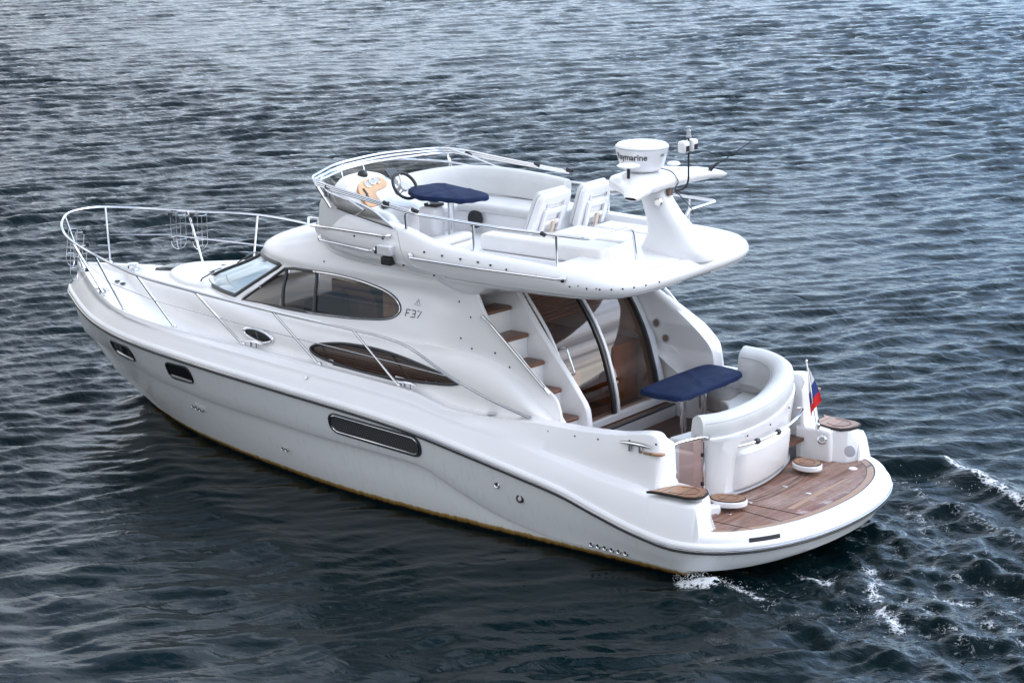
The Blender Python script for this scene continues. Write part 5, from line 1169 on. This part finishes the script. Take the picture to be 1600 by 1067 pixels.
ca_ = nn('ShaderNodeAttribute'); ca_.attribute_name = 'calm'; cm = nn('ShaderNodeMapRange'); cm.inputs[3].default_value = .60; cm.inputs[4].default_value = .12; lk(ca_.outputs['Fac'], cm.inputs[0]); lk(cm.outputs[0], bp1.inputs['Strength'])
oa = nn('ShaderNodeAttribute'); oa.attribute_name = 'open_water'; nb2 = nn('ShaderNodeTexNoise'); nb2.inputs['Scale'].default_value = 1.15; nb2.inputs['Detail'].default_value = 4; lk(mp1.outputs[0], nb2.inputs[0])
bp2 = nn('ShaderNodeBump'); bp2.inputs['Distance'].default_value = .42; lk(oa.outputs['Fac'], bp2.inputs['Strength']); lk(nb2.outputs['Fac'], bp2.inputs['Height']); lk(bp1.outputs[0], bp2.inputs['Normal'])
lk(bp2.outputs[0], b.inputs['Normal'])
fa = nn('ShaderNodeAttribute'); fa.attribute_name = 'foam'
nf = nn('ShaderNodeTexNoise'); nf.inputs['Scale'].default_value = 7; nf.inputs['Detail'].default_value = 9; nf.inputs['Roughness'].default_value = .72; lk(g.outputs['Object'], nf.inputs[0])
vo = nn('ShaderNodeTexVoronoi'); vo.feature = 'DISTANCE_TO_EDGE'; vo.inputs['Scale'].default_value = 14; 
nd = nn('ShaderNodeMixRGB'); nd.blend_type = 'ADD'; nd.inputs[0].default_value = .25; lk(g.outputs['Object'], nd.inputs[1]); lk(nf.outputs['Color'], nd.inputs[2]); lk(nd.outputs[0], vo.inputs['Vector'])
s1 = nn('ShaderNodeMath'); s1.operation = 'ADD'; lk(fa.outputs['Fac'], s1.inputs[0]); lk(nf.outputs['Fac'], s1.inputs[1])
s2 = nn('ShaderNodeMath'); s2.operation = 'MULTIPLY_ADD'; s2.inputs[1].default_value = -1.2; lk(vo.outputs['Distance'], s2.inputs[0]); lk(s1.outputs[0], s2.inputs[2])
mr = nn('ShaderNodeMapRange'); mr.inputs[1].default_value = 1.06; mr.inputs[2].default_value = 1.32; lk(s2.outputs[0], mr.inputs[0])
fd = nn('ShaderNodeBsdfDiffuse'); fd.inputs[0].default_value = (.72, .75, .78, 1)
ms = nn('ShaderNodeMixShader'); lk(mr.outputs[0], ms.inputs[0]); lk(b.outputs[0], ms.inputs[1]); lk(fd.outputs[0], ms.inputs[2]); lk(ms.outputs[0], t.nodes['Material Output'].inputs[0])
me.materials.append(m)
# spray thrown up where the corner of the transom drags
FOAM = mat('foam_white', (.80, .83, .86), .6)
sp = MB(); rs_ = random.Random(3)
octv = [(1, 0, 0), (-1, 0, 0), (0, 1, 0), (0, -1, 0), (0, 0, 1), (0, 0, -1)]; octf = [(0, 2, 4), (2, 1, 4), (1, 3, 4), (3, 0, 4), (2, 0, 5), (1, 2, 5), (3, 1, 5), (0, 3, 5)]
def drops(cx_, cy_, sx_, sy_, h_, n):
    for _ in range(n):
        x, y = rs_.gauss(cx_, sx_), rs_.gauss(cy_, sy_); z = abs(rs_.gauss(0, h_))+.01; r = rs_.uniform(.002, .006)
        sp.add([(x+r*a, y+r*b_, z+r*c) for a, b_, c in octv], octf)
drops(.72, 1.72, .12, .07, .06, 620); drops(.45, 1.66, .14, .08, .03, 260); drops(-.4, -2.75, .6, .1, .05, 160); drops(-1.4, 1.5, .2, .15, .02, 60)
spray = sp.build('spray', FOAM, None, weld=0); tag(spray, 'white spray droplets where the stern drags through the water', 'spray', kind='stuff')
